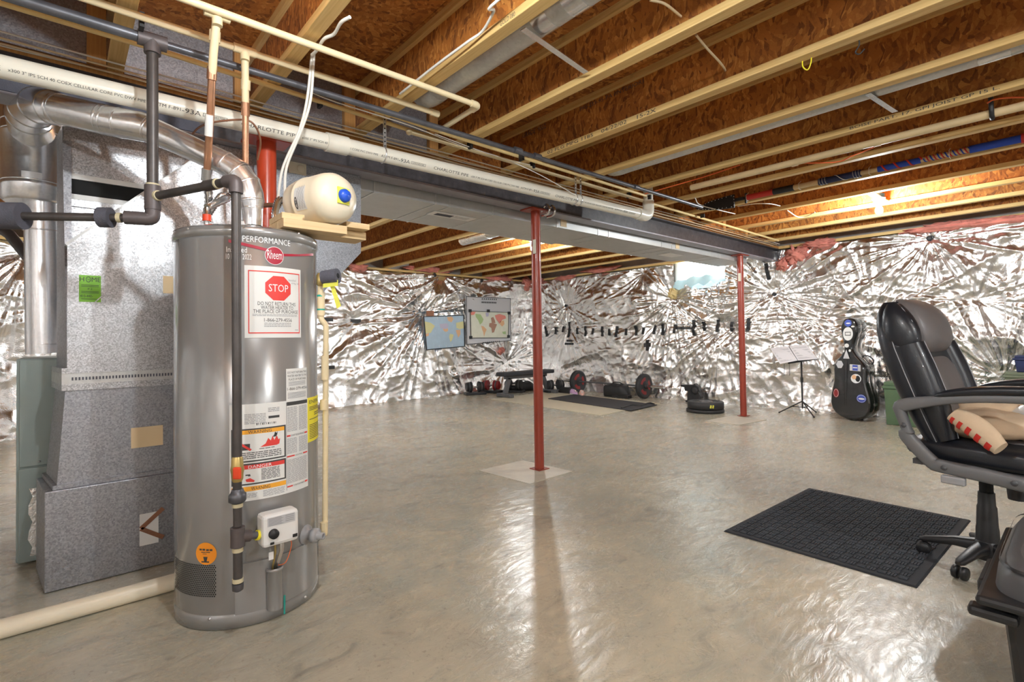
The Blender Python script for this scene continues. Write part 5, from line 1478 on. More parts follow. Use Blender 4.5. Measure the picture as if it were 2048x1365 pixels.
for r_ in ((158, 222, 272, 280), (158, 222, 308, 316), (158, 164, 272, 316), (216, 222, 272, 316)): b.add([cface(x, y, .005) for x, y in ((r_[0], r_[2]), (r_[1], r_[2]), (r_[1], r_[3]), (r_[0], r_[3]))], [(3, 2, 1, 0)])
obj('sticker_mark', b, 'ink', s_)
cdisc(245, 210, 20, 10, 'label_white', 'small_sticker'); cdisc(176, 435, 24, 24, 'label_white', 'small_sticker'); cdisc(210, 495, 13, 16, 'label_white', 'small_sticker'); cdisc(141, 502, 10, 14, 'label_white', 'small_sticker')
obj('clear_arrow', MB().add([cface(x, y, .012) for x, y in ((175, 480), (210, 590), (138, 590))], [(0, 2, 1)]), 'sticker_silver', case)
cdisc(95, 662, 42, 50, 'sticker_silver', 'hexagon_sticker', n=6)
s_ = obj('flag_sticker', MB().add([cface(x, y) for x, y in ((208, 655), (326, 660), (326, 735), (208, 730))], [(3, 2, 1, 0)]), 'sticker_silver', case)
obj('sticker_mark', MB().add([cface(x, y, .005) for x, y in ((238, 662), (296, 664), (296, 728), (238, 726))], [(3, 2, 1, 0)]), 'sticker_blue', s_)
obj('sticker_mark', MB().add([cface(x, y, .006) for x, y in ((244, 688), (290, 689), (290, 700), (244, 699))], [(3, 2, 1, 0)]), 'ink_white', s_)
s_ = cdisc(275, 822, 56, 54, 'ink_white', 'ring_sticker'); cdisc(295, 822, 26, 36, 'case_black', 'sticker_mark', .005, parent=s_); cdisc(255, 805, 24, 26, 'map_orange', 'sticker_mark', .006, parent=s_)
s_ = cdisc(52, 1008, 34, 54, 'plate_red', 'oval_sticker'); cdisc(52, 1008, 28, 47, 'ink_white', 'sticker_mark', .005, parent=s_); cdisc(52, 1008, 25, 44, 'plate_red', 'sticker_mark', .006, parent=s_)
s_ = cdisc(332, 1050, 52, 48, 'sticker_blue', 'round_sticker'); cdisc(332, 1050, 46, 42, 'ink_white', 'sticker_mark', .005, parent=s_); cdisc(332, 1050, 43, 39, 'sticker_blue', 'sticker_mark', .006, parent=s_); cdisc(335, 1052, 34, 10, 'ink_white', 'sticker_mark', .007, parent=s_)
sp_ = lambda k, d, o: case_pt(1+o/(outl[k][2]*K), k, d)
obj('side_handle', MB().tube(bez([sp_(9, .15, .0), sp_(9, .17, .05), sp_(10, .19, .05), sp_(11, .20, .0)], 6), .008, 8), 'plastic_black', case)
for k in (12, 17): obj('latch', MB().obox(sp_(k, .126, .003), wid, dep_, (0, 0, 1), .014, .06, .03), 'chrome', case)
for s__ in (-.06, .07): obj('foot', MB().cyl(cb+wid*s__+dep_*.14+np.array((0, 0, 0)), cb+wid*s__+dep_*.14+np.array((0, 0, .03)), .018, 12), 'plastic_black', case)

# ------------------------------------------------------------------ music stand
SD = 6.95
pb = U(1605, 815, SD); hub = U(1604.6, 803, SD)
ms = thing('music_stand', 'thin black tripod music stand holding open white sheet music', 'music stand', (pb[0], pb[1], 0))
obj('pole', MB().cyl((pb[0], pb[1], .10), (pb[0], pb[1], U(1605, 724, SD)[2]), .011, 10), 'plastic_black', ms)
obj('collar', MB().cyl((pb[0], pb[1], U(1605, 765, SD)[2]), (pb[0], pb[1], U(1605, 755, SD)[2]), .018, 10), 'plastic_black', ms)
for px, py in ((1558.5, 827), (1628, 836.5), (1632, 826.5)):
    g = PZ(px, py); g[2] = .012
    lg = obj('leg', MB().cyl((pb[0], pb[1], hub[2]), g, .008, 8), 'plastic_black', ms)
    obj('rubber_foot', MB().sphere(g, .012, 8, 6), 'plastic_black', lg)
    obj('brace', MB().cyl((pb[0], pb[1], .115), np.array((pb[0], pb[1], hub[2]))*.55+g*.45, .006, 6), 'plastic_black', ms)
tl, trt, br, blr = U(1540, 697, 7.08), U(1612, 689, 7.02), U(1635, 719, 6.80), U(1560, 729, 6.88)
nt = np.cross(trt-tl, blr-tl); nt /= np.linalg.norm(nt)
if nt[2] < 0: nt = -nt
obj('tray', MB().prism([U(1577, 692.5, 7.05), trt, br, U(1576, 727.5, 6.87)], -nt*.004), 'plastic_black', ms)
obj('tray_lip', MB().beam(U(1576, 728, 6.87), br, .03, .006), 'plastic_black', ms)
o = tag(obj('sheet_music', MB().prism([tl+nt*.003, U(1576.5, 693.5, 7.05)+nt*.003, U(1595, 722, 6.85)+nt*.003, blr+nt*.003], nt*.002), 'paper'), 'open page of sheet music hanging over the edge of the stand tray', 'paper')
o2 = tag(obj('sheet_music', MB().prism([U(1578, 693.3, 7.045)+nt*.003, trt+nt*.003, br+nt*.004, U(1596, 722, 6.85)+nt*.003], nt*.002), 'paper'), 'page of sheet music lying flat on the stand tray', 'paper')
for oo, (A_, B_, C_, D_) in ((o, (tl, U(1576.5, 693.5, 7.05), U(1595, 722, 6.85), blr)), (o2, (U(1578, 693.3, 7.045), trt, br, U(1596, 722, 6.85)))):
    b = MB()
    for k in range(5):
        v = .14+.17*k
        for dv in (0, .035, .07):
            p = [A_*(1-t)*(1-w)+B_*t*(1-w)+C_*t*w+D_*(1-t)*w+nt*.0065 for t, w in ((.08, v+dv), (.92, v+dv), (.92, v+dv+.012), (.08, v+dv+.012))]
            b.add(p, [(0, 1, 2, 3)])
    obj('staves', b, 'ink_grey', oo)['kind'] = 'stuff'
for px in (1568.5, 1579): 
    p = U(px, 735, 6.9); obj('page_clip', MB().cyl(U(px, 728, 6.88), U(px, 752, 6.88), .003, 6), 'plastic_black', ms)

# ------------------------------------------------------------------ storage boxes by the wall
def crate(x0, x1, y0, y1, z0, z1, mat_, label, name='storage_box', lid=.08, cat='box'):
    t = thing(name, label, cat, ((x0+x1)/2, (y0+y1)/2, z0))
    cxm, cym = (x0+x1)/2, (y0+y1)/2; s_ = .94; hx, hy = (x1-x0)/2, (y1-y0)/2
    obj('body', MB().hexa([(cxm-hx*s_*.93, cym-hy*s_*.93, z0), (cxm+hx*s_*.93, cym-hy*s_*.93, z0), (cxm+hx*s_*.93, cym+hy*s_*.93, z0), (cxm-hx*s_*.93, cym+hy*s_*.93, z0), (cxm-hx*s_, cym-hy*s_, z1-lid), (cxm+hx*s_, cym-hy*s_, z1-lid), (cxm+hx*s_, cym+hy*s_, z1-lid), (cxm-hx*s_, cym+hy*s_, z1-lid)]), mat_, t, bevel=.008)
    obj('lid', MB().box(x0, x1, y0, y1, z1-lid, z1-lid*.55).box(x0+hx*.06, x1-hx*.06, y0+hy*.06, y1-hy*.06, z1-lid*.55, z1), mat_, t, bevel=.006)
    for u in (.3, .7): obj('rib', MB().box(x0+(x1-x0)*u-.012, x0+(x1-x0)*u+.012, y0+hy*.03, y0+hy*.10, z0+.02, z1-lid), mat_, t)
    obj('latch', MB().box(x0+(x1-x0)*.42, x0+(x1-x0)*.58, y0-.008, y0+.01, z1-lid*1.6, z1-lid*.3), 'wrap_navy', t)
    return t
crate(-1.71, -1.22, 7.48, 7.80, 0, .515, 'box_green', 'dark green plastic storage box on the floor behind the desk chair')
crate(-.72, -.10, 7.52, 7.92, 0, .468, 'box_green', 'dark green plastic storage box at the bottom of the crate stack')
crate(-.655, -.15, 7.60, 7.94, .469, .672, 'box_olive', 'pale olive latch box in the middle of the crate stack', lid=.06)
crate(-.575, -.12, 7.62, 7.92, .673, .85, 'wrap_navy', 'dark lidded box on top of the crate stack', lid=.05)

# ------------------------------------------------------------------ black tote in front of the chair
tt_ = thing('lidded_tote', 'large black plastic tote with a domed lid close to the desk chair', 'tote', (.1, 2.15, 0))
obj('body', MB().hexa([(-.17, 1.88, .0), (.33, 1.88, .0), (.33, 2.42, .0), (-.17, 2.42, .0), (-.20, 1.84, .41), (.36, 1.84, .41), (.36, 2.46, .41), (-.20, 2.46, .41)]), 'plastic_black', tt_, bevel=.02)
obj('lid_rim', MB().box(-.245, .40, 1.79, 2.50, .405, .43), 'plastic_black', tt_, bevel=.01)
secs = [((.08, 2.15, .43), (1, 0, 0), (0, 1, 0), .300, .335), ((.08, 2.15, .47), (1, 0, 0), (0, 1, 0), .295, .330), ((.08, 2.15, .505), (1, 0, 0), (0, 1, 0), .275, .310), ((.08, 2.15, .515), (1, 0, 0), (0, 1, 0), .25, .285)]
obj('lid_dome', loft(secs, 48, 7), 'chair_plastic', tt_)
obj('lid_groove', loft([((.08, 2.15, .497), (1, 0, 0), (0, 1, 0), .292, .327), ((.08, 2.15, .503), (1, 0, 0), (0, 1, 0), .289, .324)], 48, 7, False), 'plastic_black', tt_)
obj('latch', MB().obox((-.215, 1.84, .375), (1, 0, 0), (0, 1, 0), (0, 0, 1), .10, .05, .028), 'plastic_black', tt_, bevel=.01)
obj('side_handle', MB().obox((-.25, 2.15, .36), (1, 0, 0), (0, 1, 0), (0, 0, 1), .04, .22, .05), 'plastic_black', tt_, bevel=.012)

tt_.location.x += .024

# ------------------------------------------------------------------ desk chair
cc = U(1977, 1120, 2.40); cc[2] = 0
ca_ = math.radians(57)
FW = np.array((rv[0], rv[1], 0)); FW /= np.linalg.norm(FW); TC = np.array((-fv[0], -fv[1], 0)); TC /= np.linalg.norm(TC)
fx_ = FW*math.cos(ca_)+TC*math.sin(ca_); sx_ = TC*math.cos(ca_)-FW*math.sin(ca_)     # forward, and toward-camera side
Cl = lambda x, y, z: cc+fx_*x+sx_*y+np.array((0, 0, z))
chair = thing('desk_chair', 'black leather executive desk chair with grey inserts and raised seat', 'chair', cc)
up = np.array((0, 0, 1.0))
# backrest: sections up the spine
spine = [(-0.115, 0.6, 0.235, 0.055), (-0.15, 0.696, 0.25, 0.075), (-0.19, 0.81, 0.258, 0.085), (-0.23, 0.925, 0.258, 0.088), (-0.27, 1.039, 0.25, 0.085), (-0.3, 1.144, 0.232, 0.08), (-0.315, 1.23, 0.195, 0.068), (-0.317, 1.273, 0.145, 0.045)]
def spv(i):
    a = np.array(spine[max(0, i-1)][:2]); b_ = np.array(spine[min(len(spine)-1, i+1)][:2]); d = (b_-a)/np.linalg.norm(b_-a)
    return fx_*d[0]+up*d[1], fx_*d[1]-up*d[0]        # along, outward-front
secs = []
for i, (x, z, hw, ht) in enumerate(spine):
    al, nf = spv(i); secs.append((Cl(x, 0, z), sx_, nf, hw, ht))
obj('back_shell', loft(secs, 36, 3.4), 'leather', chair, subd=1)
secs = []
for i, (x, z, hw, ht) in enumerate(spine[:4]+[(-.248, .985, .235, .06)]):
    al, nf = spv(i); secs.append((Cl(x, 0, z)+nf*(ht*.55), sx_, nf, hw*.62, ht*.72))
obj('lumbar_panel', loft(secs, 28, 3.0), 'vinyl_grey', chair, subd=1)
for sg in (-1, 1):
    secs = []
    for i, (x, z, hw, ht) in enumerate(spine[:5]):
        al, nf = spv(i); secs.append((Cl(x, sg*hw*.80, z)+nf*ht*.62, sx_, nf, hw*.22, ht*.78))
    obj('side_bolster', loft(secs, 16, 2.4), 'leather', chair, subd=1)
    b = MB().tube([Cl(x, sg*hw*.995, z)+spv(i)[1]*ht*.1 for i, (x, z, hw, ht) in enumerate(spine[:7])], .0022, 5)
    obj('stitching', b, 'stitch', chair)
    b = MB().tube([Cl(x, sg*hw*.80, z)+spv(i)[1]*ht*1.40 for i, (x, z, hw, ht) in enumerate(spine[:5])], .0022, 5)
    obj('stitching', b, 'stitch', chair)
hsec = []
for x, z, hw, ht in ((-.225, 1.005, .11, .03), (-.205, 1.02, .150, .055), (-.20, 1.07, .172, .078), (-.212, 1.14, .176, .086), (-.235, 1.21, .170, .080), (-.262, 1.262, .150, .060), (-.285, 1.285, .11, .03)):
    hsec.append((Cl(x, 0, z), sx_, fx_*.95-up*.31*0+fx_*0, hw, ht))
obj('headrest', loft(hsec, 30, 2.8), 'vinyl_grey', chair, subd=1)
for sg in (-1, 1):
    secs = [(Cl(x, sg*y, z), sx_, fx_, .045, h) for x, y, z, h in ((-.25, .165, .985, .03), (-.235, .198, 1.02, .062), (-.24, .208, 1.09, .082), (-.255, .202, 1.17, .076), (-.275, .185, 1.23, .05), (-.29, .155, 1.262, .025))]
    hw_ = obj('headrest_wing', loft(secs, 18, 2.4), 'leather', chair, subd=1)
    obj('stitching', MB().tube([c+fx_*h*.80+sx_*sg*.020 for c, a, f3, w, h in secs], .0022, 5), 'stitch', hw_)
# seat
secs = [(Cl(-.24, 0, .565), sx_, up, .20, .03), (Cl(-.22, 0, .57), sx_, up, .245, .055), (Cl(-.05, 0, .565), sx_, up, .262, .062), (Cl(.12, 0, .565), sx_, up, .264, .064), (Cl(.23, 0, .56), sx_, up, .258, .060), (Cl(.285, 0, .548), sx_, up, .235, .042), (Cl(.30, 0, .54), sx_, up, .20, .02)]
obj('seat', loft(secs, 36, 3.6), 'leather', chair, subd=1)
secs = [(Cl(-.16, 0, .60), sx_, up, .10, .02), (Cl(-.12, 0, .605), sx_, up, .15, .035), (Cl(.08, 0, .607), sx_, up, .16, .036), (Cl(.20, 0, .600), sx_, up, .15, .03), (Cl(.25, 0, .59), sx_, up, .11, .015)]
obj('seat_insert', loft(secs, 28, 3.2), 'vinyl_grey', chair, subd=1)
obj('seat_pan', MB().obox(Cl(.02, 0, .498), fx_, sx_, up, .46, .44, .024), 'chair_plastic', chair)
# arm loops
arm = [(0.37, 0.835), (0.23, 0.838), (0.06, 0.828), (-0.09, 0.803), (-0.215, 0.77), (-0.225, 0.735), (-0.205, 0.66), (-0.2, 0.62), (-0.115, 0.525), (-0.08, 0.51), (0.06, 0.5), (0.21, 0.485)]
for sg in (-1, 1):
    al = [Cl(x, sg*.292, z) for x, z in arm]
    secs = []
    path = bez(al, 4)
    nk = len(path)
    for i, p in enumerate(path):
        d = path[min(nk-1, i+1)]-path[max(0, i-1)]; d /= np.linalg.norm(d); n2 = np.cross(sx_, d)
        u = i/(nk-1)
        secs.append((p, sx_, n2, .027 if u < .5 else .024, .019+.012*math.exp(-((u-.36)/.08)**2)+.010*(u > .55)))
    ao = obj('arm_frame', loft(secs, 14, 4), 'chair_plastic_light', chair)
    ps = [(Cl(x, sg*.292, z), sx_, up, w, h) for x, z, w, h in ((.38, .865, .02, .008), (.36, .868, .034, .018), (.21, .872, .038, .022), (.05, .860, .038, .022), (-.06, .838, .034, .018), (-.09, .826, .02, .008))]
    obj('arm_pad', loft(ps, 20, 2.6), 'leather', ao, subd=1)
    for x, z in ((-.208, .68), (-.06, .508), (.17, .492)): obj('bolt_cover', MB().lathe([(.012, 0), (.010, .003), (.001, .004)], Cl(x, sg*.292+sg*.027, z), sx_*sg, 12), 'chair_plastic', ao)
# mechanism, column, base
obj('tilt_mechanism', MB().obox(Cl(.0, 0, .465), fx_, sx_, up, .26, .16, .05), 'plastic_black', chair, bevel=.01)
obj('tension_knob', MB().lathe([(.032, 0), (.036, .05), (.03, .07)], Cl(.13, .10, .375), (0, 0, 1), 16), 'plastic_black', chair)
obj('lever', MB().tube([Cl(-.02, .06, .455), Cl(-.04, .30, .452)], .007, 8), 'plastic_black', chair)
obj('lever_paddle', MB().obox(Cl(-.03, .31, .458), fx_, sx_, up, .085, .03, .035), 'plastic_grey', chair, bevel=.006)
obj('gas_column', MB().lathe([(.026, .30), (.026, .45)], cc, n=20), 'black_hole', chair)
obj('column_cover', MB().lathe([(.046, .09), (.042, .19), (.040, .20), (.037, .29), (.033, .30), (.031, .36)], cc, n=24), 'plastic_black', chair)
obj('hub', MB().lathe([(.05, .05), (.055, .07), (.055, .12), (.04, .14)], cc, n=24), 'plastic_black', chair)
for k in range(5):
    a = math.atan2(fv[1]*.87+rv[1]*.5, fv[0]*.87+rv[0]*.5)+k*2*math.pi/5
    d_ = np.array((math.cos(a), math.sin(a), 0)); s_ = np.array((-d_[1], d_[0], 0))
    secs = [(cc+d_*.03+up*.105, s_, up, .03, .03), (cc+d_*.12+up*.10, s_, up, .026, .022), (cc+d_*.235+up*.078, s_, up, .020, .014), (cc+d_*.255+up*.074, s_, up, .012, .008)]
    lg = obj('base_leg', loft(secs, 14, 3), 'plastic_black', chair)
    for w in (-.016, .016): obj('caster', MB().lathe([(.006, -.010), (.028, -.009), (.030, .0), (.028, .009), (.006, .010)], cc+d_*.24+s_*w+up*.031, s_, 18), 'plastic_black', lg)

# canvas bag on the seat, with red squares along its hem
bc_ = Cl(.06, .05, .645)
bagt = thing('canvas_bag', 'rumpled tan canvas bag with red square trim lying on the chair seat', 'bag', bc_)
def lump(c, a, b_, c_, ha, hb, hc, seed, mat_, name, parent, n=28, m_=16, amp=.18):
    vs = []
    for i in range(m_+1):
        th = math.pi*i/m_
        for j in range(n):
            ph = 2*math.pi*j/n; d = np.array((math.sin(th)*math.cos(ph), math.sin(th)*math.sin(ph), math.cos(th)))
            k_ = 1+amp*(fbm(np.array([d[0]*2.2+seed]), np.array([d[1]*2.2+d[2]*1.7+seed]), 3)[0]-.5)*2
            vs.append(c+(a*d[0]*ha+b_*d[1]*hb+c_*d[2]*hc)*k_)
    return obj(name, MB().add(vs, [(i*n+j, (i+1)*n+j, (i+1)*n+(j+1) % n, i*n+(j+1) % n) for i in range(m_) for j in range(n)], True), mat_, parent)
lump(Cl(.02, .06, .69), fx_, sx_, up, .20, .16, .07, 3.3, 'canvas', 'bag_body', bagt)
lump(Cl(-.02, -.05, .75), fx_, sx_, up, .15, .13, .07, 7.1, 'canvas', 'bag_fold', bagt)
lump(Cl(.18, -.02, .69), fx_, sx_, up, .12, .17, .065, 9.4, 'canvas', 'bag_fold', bagt)
q0, q1 = U(1912, 832, 2.27), U(1996, 893, 2.12)
dB = (q1-q0)/np.linalg.norm(q1-q0)
vA = OC-(q0+q1)/2; vA = vA-dB*(vA@dB); vA /= np.linalg.norm(vA)
bB = np.cross(dB, vA); bB = bB if bB[2] < 0 else -bB          # down and away from the seat back
hm = lambda t: q0+(q1-q0)*t+up*.014*math.sin(t*3.1)
hr = lambda t: .70+.30*math.sin(min(1, max(0, t))*math.pi)**.5
obj('rolled_hem', loft([(hm(t), vA, bB, .036*hr(t), .046*hr(t)) for t in np.linspace(-.06, 1.06, 18)], 20, 2.2), 'canvas', bagt, subd=1)
for k in range(5):
    vs = []
    for i in range(6):
        t = .02+.215*k+.105*i/5
        for j in range(6):
            g = math.radians(22+74*j/5)
            vs.append(hm(t)+(vA*.036*math.cos(g)+bB*.046*math.sin(g))*hr(t)*1.05)
    obj('red_square', MB().grid(vs, 6, 6), 'cloth_red', bagt)
tub = thing('white_tub', 'white plastic tub on the canvas bag', 'tub', U(2062, 852, 2.28))
obj('tub_body', MB().lathe([(.060, 0), (.068, .004), (.070, .055), (.066, .06)], U(2062, 852, 2.28), n=28), 'plastic_white', tub)
obj('tub_lid', MB().lathe([(.066, .0), (.03, .028), (.012, .032), (.012, .05), (.001, .052)], U(2062, 852, 2.28)+(0, 0, .06), n=28), 'plastic_white', tub)

# ================================================================== ON THE FOIL WALLS
def hmax_r(x, z, w=.03): return max(float(foil_r(np.array([x+i*w]), np.array([z+j*w]))[0]) for i in (-1, 0, 1) for j in (-1, 0, 1))
def hmax_l(y, z, w=.03): return max(float(foil_l(np.array([y+i*w]), np.array([z+j*w]))[0]) for i in (-1, 0, 1) for j in (-1, 0, 1))
def strip_r(p0, p1, wd, label, grp='black tape strips in a row on the foil'):
    a, c = PY(*p0, YW-.12), PY(*p1, YW-.12); n = 6
    d = c-a; L_ = math.hypot(d[0], d[2]); ex = np.array((d[2], 0, -d[0]))/L_*wd/2
    vs = []
    for i in range(n+1):
        p = a+d*i/n; h = hmax_r(p[0], p[2], .02)+.006
        for s_ in (-1, 1): vs.append((p[0]+ex[0]*s_, YW-h, p[2]+ex[2]*s_))
    vs += [(x, y+.003, z) for x, y, z in vs]
    N = 2*(n+1)
    fs = [(2*i, 2*i+1, 2*i+3, 2*i+2) for i in range(n)]+[(N+2*i+2, N+2*i+3, N+2*i+1, N+2*i) for i in range(n)]
    return tag(obj('tape_strip', MB().add(vs, fs), 'tape_black'), label, 'tape', grp)
RW = [(318, 1035, 1105), (380, 1040, 1088), (425, 1035, 1075), (466, 1005, 1110), (530, 1045, 1088), (594, 1033, 1103), (646, 1048, 1088), (703, 1035, 1103), (755, 1052, 1098), (800, 1033, 1108), (866, 1050, 1095), (930, 1033, 1098), (982, 1042, 1088), (1054, 1028, 1088), (1110, 1022, 1095), (1198, 1022, 1082), (1320, 990, 1098), (1396, 1003, 1065), (1487, 990, 1073), (1592, 1003, 1072), (1715, 978, 1070)]
for x, ya, yb in RW:
    tall = yb-ya > 85
    strip_r((1000+.293*x, 350+.293*ya), (1000+.293*x-(1 if x % 3 else -1), 350+.293*yb), .05, 'tall black tape strip stuck upright on the foil, rising above the row' if tall else 'short black tape strip stuck upright in the row on the foil', 'tall tape strips' if tall else 'short tape strips')
strip_r((1354, 657), (1382, 656.5), .045, 'black tape strip stuck level along the foil seam', 'level tape strip')
strip_r((1134, 682), (1146, 682), .045, 'upper short level tape strip of two below the tall strip', 'level tape pair')
strip_r((1131, 688), (1149, 688), .045, 'lower longer level tape strip of two below the tall strip', 'level tape pair')
strip_r((1296, 680), (1296, 702), .055, 'upright tape strip of the black cross on the foil', 'tape cross')
strip_r((1290, 691), (1302, 690), .07, 'level tape strip of the black cross on the foil', 'tape cross')
strip_r((1535, 528), (1539, 560), .05, 'long black tape strip on the foil below the beam end', 'single tape strip')
# crumpled dark patches on the map wall
for px, py in ((713, 642), (652, 640), (652, 735)):
    p = at_l(px, py, .15); h = hmax_l(p[1], p[2])+.006
    tag(obj('tape_patch', MB().box(XW+h, XW+h+.006, p[1]-.13, p[1]+.10, p[2]-.03, p[2]+.03), 'tape_black'), 'small crumpled black tape patch on the diagonal foil folds', 'tape', 'tape patches on the map wall')
# round washers pinning the foil
for px, py in ((1550, 589), (1131, 612), (1860, 478)):
    p = PY(px, py, YW-.05); h = hmax_r(p[0], p[2], .01)+.004
    tag(obj('pin_washer', MB().lathe([(.012, 0), (.03, .0), (.03, .006), (.012, .006)], (p[0], YW-h, p[2]), (0, -1, 0), 12), 'iron'), 'small dark washer pinning the foil where the creases meet', 'washer', 'foil pins')
for px, py in ((860, 552), (958, 562)):
    p = at_l(px, py, .05); h = hmax_l(p[1], p[2], .01)+.004
    tag(obj('pin_washer', MB().lathe([(.015, 0), (.04, .0), (.04, .006), (.015, .006)], (XW+h, p[1], p[2]), (1, 0, 0), 12), 'iron'), 'small dark washer pinning the foil at the top of the map wall', 'washer', 'foil pins on the map wall')

# maps on the left wall
def sheet(corners, xo, thick, mat_, name, parent=None, sub=8):
    P4 = [PX(px, py, XW+xo) for px, py in corners]
    f_ = lambda u, v, o=0: (lambda p: (p[0]+o+.02*math.sin(u*3.1)*math.sin(v*3.1)*(1 if sub > 2 else 0), p[1], p[2]))((P4[0]*(1-u)*(1-v)+P4[1]*u*(1-v)+P4[2]*u*v+P4[3]*(1-u)*v))
    n = sub; vs = [f_(i/n, j/n) for i in range(n+1) for j in range(n+1)]; N = len(vs)
    vs += [(x-thick, y, z) for x, y, z in vs]
    fs = [(i*(n+1)+j, i*(n+1)+j+1, (i+1)*(n+1)+j+1, (i+1)*(n+1)+j) for i in range(n) for j in range(n)]
    fs += [tuple(N+k for k in f)[::-1] for f in fs]
    edge = [i*(n+1) for i in range(n+1)]+[n*(n+1)+j for j in range(1, n+1)]+[i*(n+1)+n for i in range(n-1, -1, -1)]+[j for j in range(n-1, 0, -1)]
    fs += [(edge[k], edge[(k+1) % len(edge)], N+edge[(k+1) % len(edge)], N+edge[k]) for k in range(len(edge))]
    return obj(name, MB().add(vs, fs, True), mat_, parent, flat=True), f_
def shapes(lst, f_, parent, o=.004):
    for mat_, pts in lst:
        obj('land_mass', MB().add([f_(u, v, o) for u, v in pts], [tuple(range(len(pts)))]), mat_, parent)
def borders(f_, parent, w, mat_='tape_black', o=.006):
    b = MB()
    for (u0, v0), (u1, v1) in (((0, 0), (1, w)), ((0, 1-w), (1, 1)), ((0, 0), (w, 1)), ((1-w, 0), (1, 1))):
        n = 8
        vs = []
        for k in range(n+1):
            t = k/n
            if u1-u0 > v1-v0: vs += [f_(u0+(u1-u0)*t, v0, o), f_(u0+(u1-u0)*t, v1, o)]
            else: vs += [f_(u0, v0+(v1-v0)*t, o), f_(u1, v0+(v1-v0)*t, o)]
        b.add(vs, [(2*k, 2*k+2, 2*k+3, 2*k+1) for k in range(n)])
    return obj('tape_border', b, mat_, parent)
pm = at_l(888, 665, .2); hx = max(hmax_l(pm[1]+i*.2, pm[2]+j*.2, .06) for i in (-2, -1, 0, 1, 2) for j in (-1, 0, 1))+.015
m1 = thing('world_map', 'blue world map with black tape edges hung crooked on the foil', 'map', at_l(890, 700, hx))
so, f_ = sheet([(846, 633), (928, 630), (930, 694), (852, 701)], hx, .003, 'map_sea', 'map_sheet', m1)
shapes([('map_yellow', [(.02, .15), (.16, .2), (.25, .3), (.18, .42), (.14, .5), (.02, .5)]), ('map_orange', [(.56, .05), (.68, .04), (.72, .12), (.66, .22), (.58, .16)]), ('map_purple', [(.36, .25), (.55, .24), (.58, .36), (.5, .42), (.38, .38)]), ('map_orange', [(.44, .40), (.56, .40), (.56, .47), (.5, .5), (.45, .46)]), ('map_yellow', [(.60, .56), (.70, .60), (.66, .74), (.61, .82), (.58, .66)]), ('map_yellow', [(.78, .24), (.98, .2), (.98, .42), (.86, .44), (.78, .40)]), ('map_orange', [(.76, .46), (.88, .46), (.88, .60), (.82, .70), (.78, .56)]), ('map_orange', [(.02, .52), (.10, .50), (.09, .58), (.03, .60)])], f_, m1)
borders(f_, m1, .025)
for u in (.33, .5, .66): obj('fold_line', MB().add([f_(u-.004, .02, .005), f_(u+.004, .02, .005), f_(u+.004, .98, .005), f_(u-.004, .98, .005)], [(0, 1, 2, 3)]), 'paper', m1)
obj('hanging_clip', MB().box(XW+hx, XW+hx+.02, f_(.16, 0)[1]-.08, f_(.16, 0)[1]+.08, f_(.16, 0)[2], f_(.16, 0)[2]+.10), 'copper_dull', m1)
pm = at_l(977, 640, .2); hb_ = max(hmax_l(pm[1]+i*.25, pm[2]+j*.3, .08) for i in (-2, -1, 0, 1, 2) for j in (-1, 0, 1))+.02
cbp = thing('cardboard_panel', 'grey cardboard panel with black edge tape behind the colourful map', 'panel', at_l(977, 690, hb_))
so, f_ = sheet([(932, 593), (1021, 597), (1022, 682), (933, 690)], hb_, .02, 'cardboard_white', 'panel_board', cbp, sub=2)
borders(f_, cbp, .012, 'tape_black')
b = MB(); g_ = lambda u, v: f_(u, 1-v, .006)
for k in range(8): b.add([g_(.33+.045*k, .945), g_(.33+.045*k+.03, .945), g_(.33+.045*k+.02, .975), g_(.33+.045*k+.006, .975)], [(0, 1, 2, 3)])
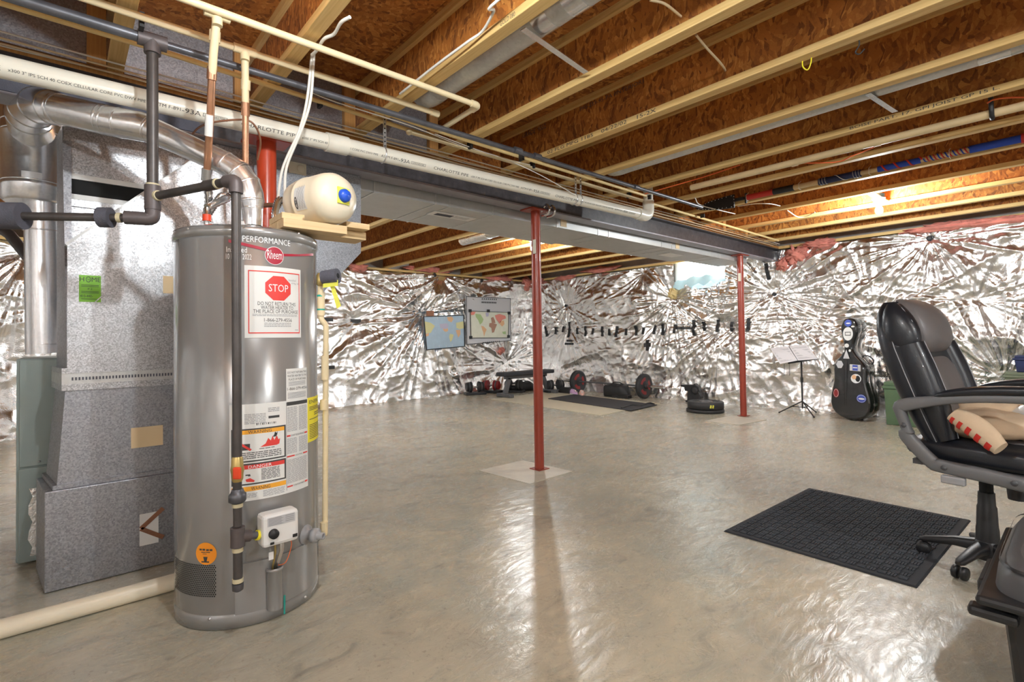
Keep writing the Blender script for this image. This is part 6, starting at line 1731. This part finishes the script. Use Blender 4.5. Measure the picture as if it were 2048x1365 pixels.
[b.add([g_(.33+.038*k, .868), g_(.33+.038*k+.026, .868), g_(.33+.038*k+.026, .902), g_(.33+.038*k, .902)], [(0, 1, 2, 3)]) for k in range(9)]
for k in range(9): b.add([g_(.34+.045*k, .005), g_(.34+.045*k+.028, .005), g_(.34+.045*k+.022, .025), g_(.34+.045*k+.01, .03)], [(0, 1, 2, 3)])
obj('lettering', b, 'ink', cbp)
m2 = thing('world_map', 'cream world map with colourful continents and black clips on the cardboard panel', 'map', at_l(978, 677, hb_+.02))
so, f_ = sheet([(939.5, 622), (1018, 625), (1017, 676.5), (941, 677)], hb_+.018, .003, 'map_paper', 'map_sheet', m2, sub=2)
shapes([('map_red', [(.01, .03), (.14, .03), (.10, .14), (.03, .16)]), ('map_green', [(.13, .10), (.26, .12), (.33, .30), (.30, .42), (.24, .50), (.20, .34), (.14, .22)]), ('map_purple', [(.38, .05), (.47, .05), (.46, .18), (.40, .20)]), ('map_orange', [(.27, .54), (.33, .56), (.41, .68), (.37, .80), (.34, .95), (.32, .78), (.29, .66)]), ('map_brown', [(.48, .44), (.56, .42), (.68, .48), (.64, .62), (.60, .78), (.55, .80), (.53, .62), (.47, .56)]), ('map_brown', [(.52, .24), (.58, .20), (.62, .32), (.64, .44), (.54, .42)]), ('map_red', [(.62, .14), (.74, .08), (.90, .14), (.92, .24), (.82, .30), (.74, .46), (.70, .36), (.66, .30)]), ('map_orange', [(.76, .36), (.86, .32), (.88, .46), (.82, .56), (.76, .48)]), ('map_green', [(.82, .76), (.92, .74), (.92, .86), (.84, .84)])], f_, m2)
borders(f_, m2, .018)
for u, v in ((.0, .0), (.45, -.02), (.99, .03), (.0, .97), (.99, .94)):
    p = f_(u, v, .008); obj('corner_clip', MB().box(p[0], p[0]+.012, p[1]-.035, p[1]+.035, p[2]-.03, p[2]+.03), 'tape_black', m2)

# dark hose slanting down behind the vent
tag(obj('black_hose', MB().tube([U(-40, 430, 3.3), U(20, 470, 3.3), U(60, 520, 3.3), U(75, 560, 3.3)], .032, 12), 'black_pipe'), 'black plastic pipe slanting down behind the vertical vent', 'pipe')
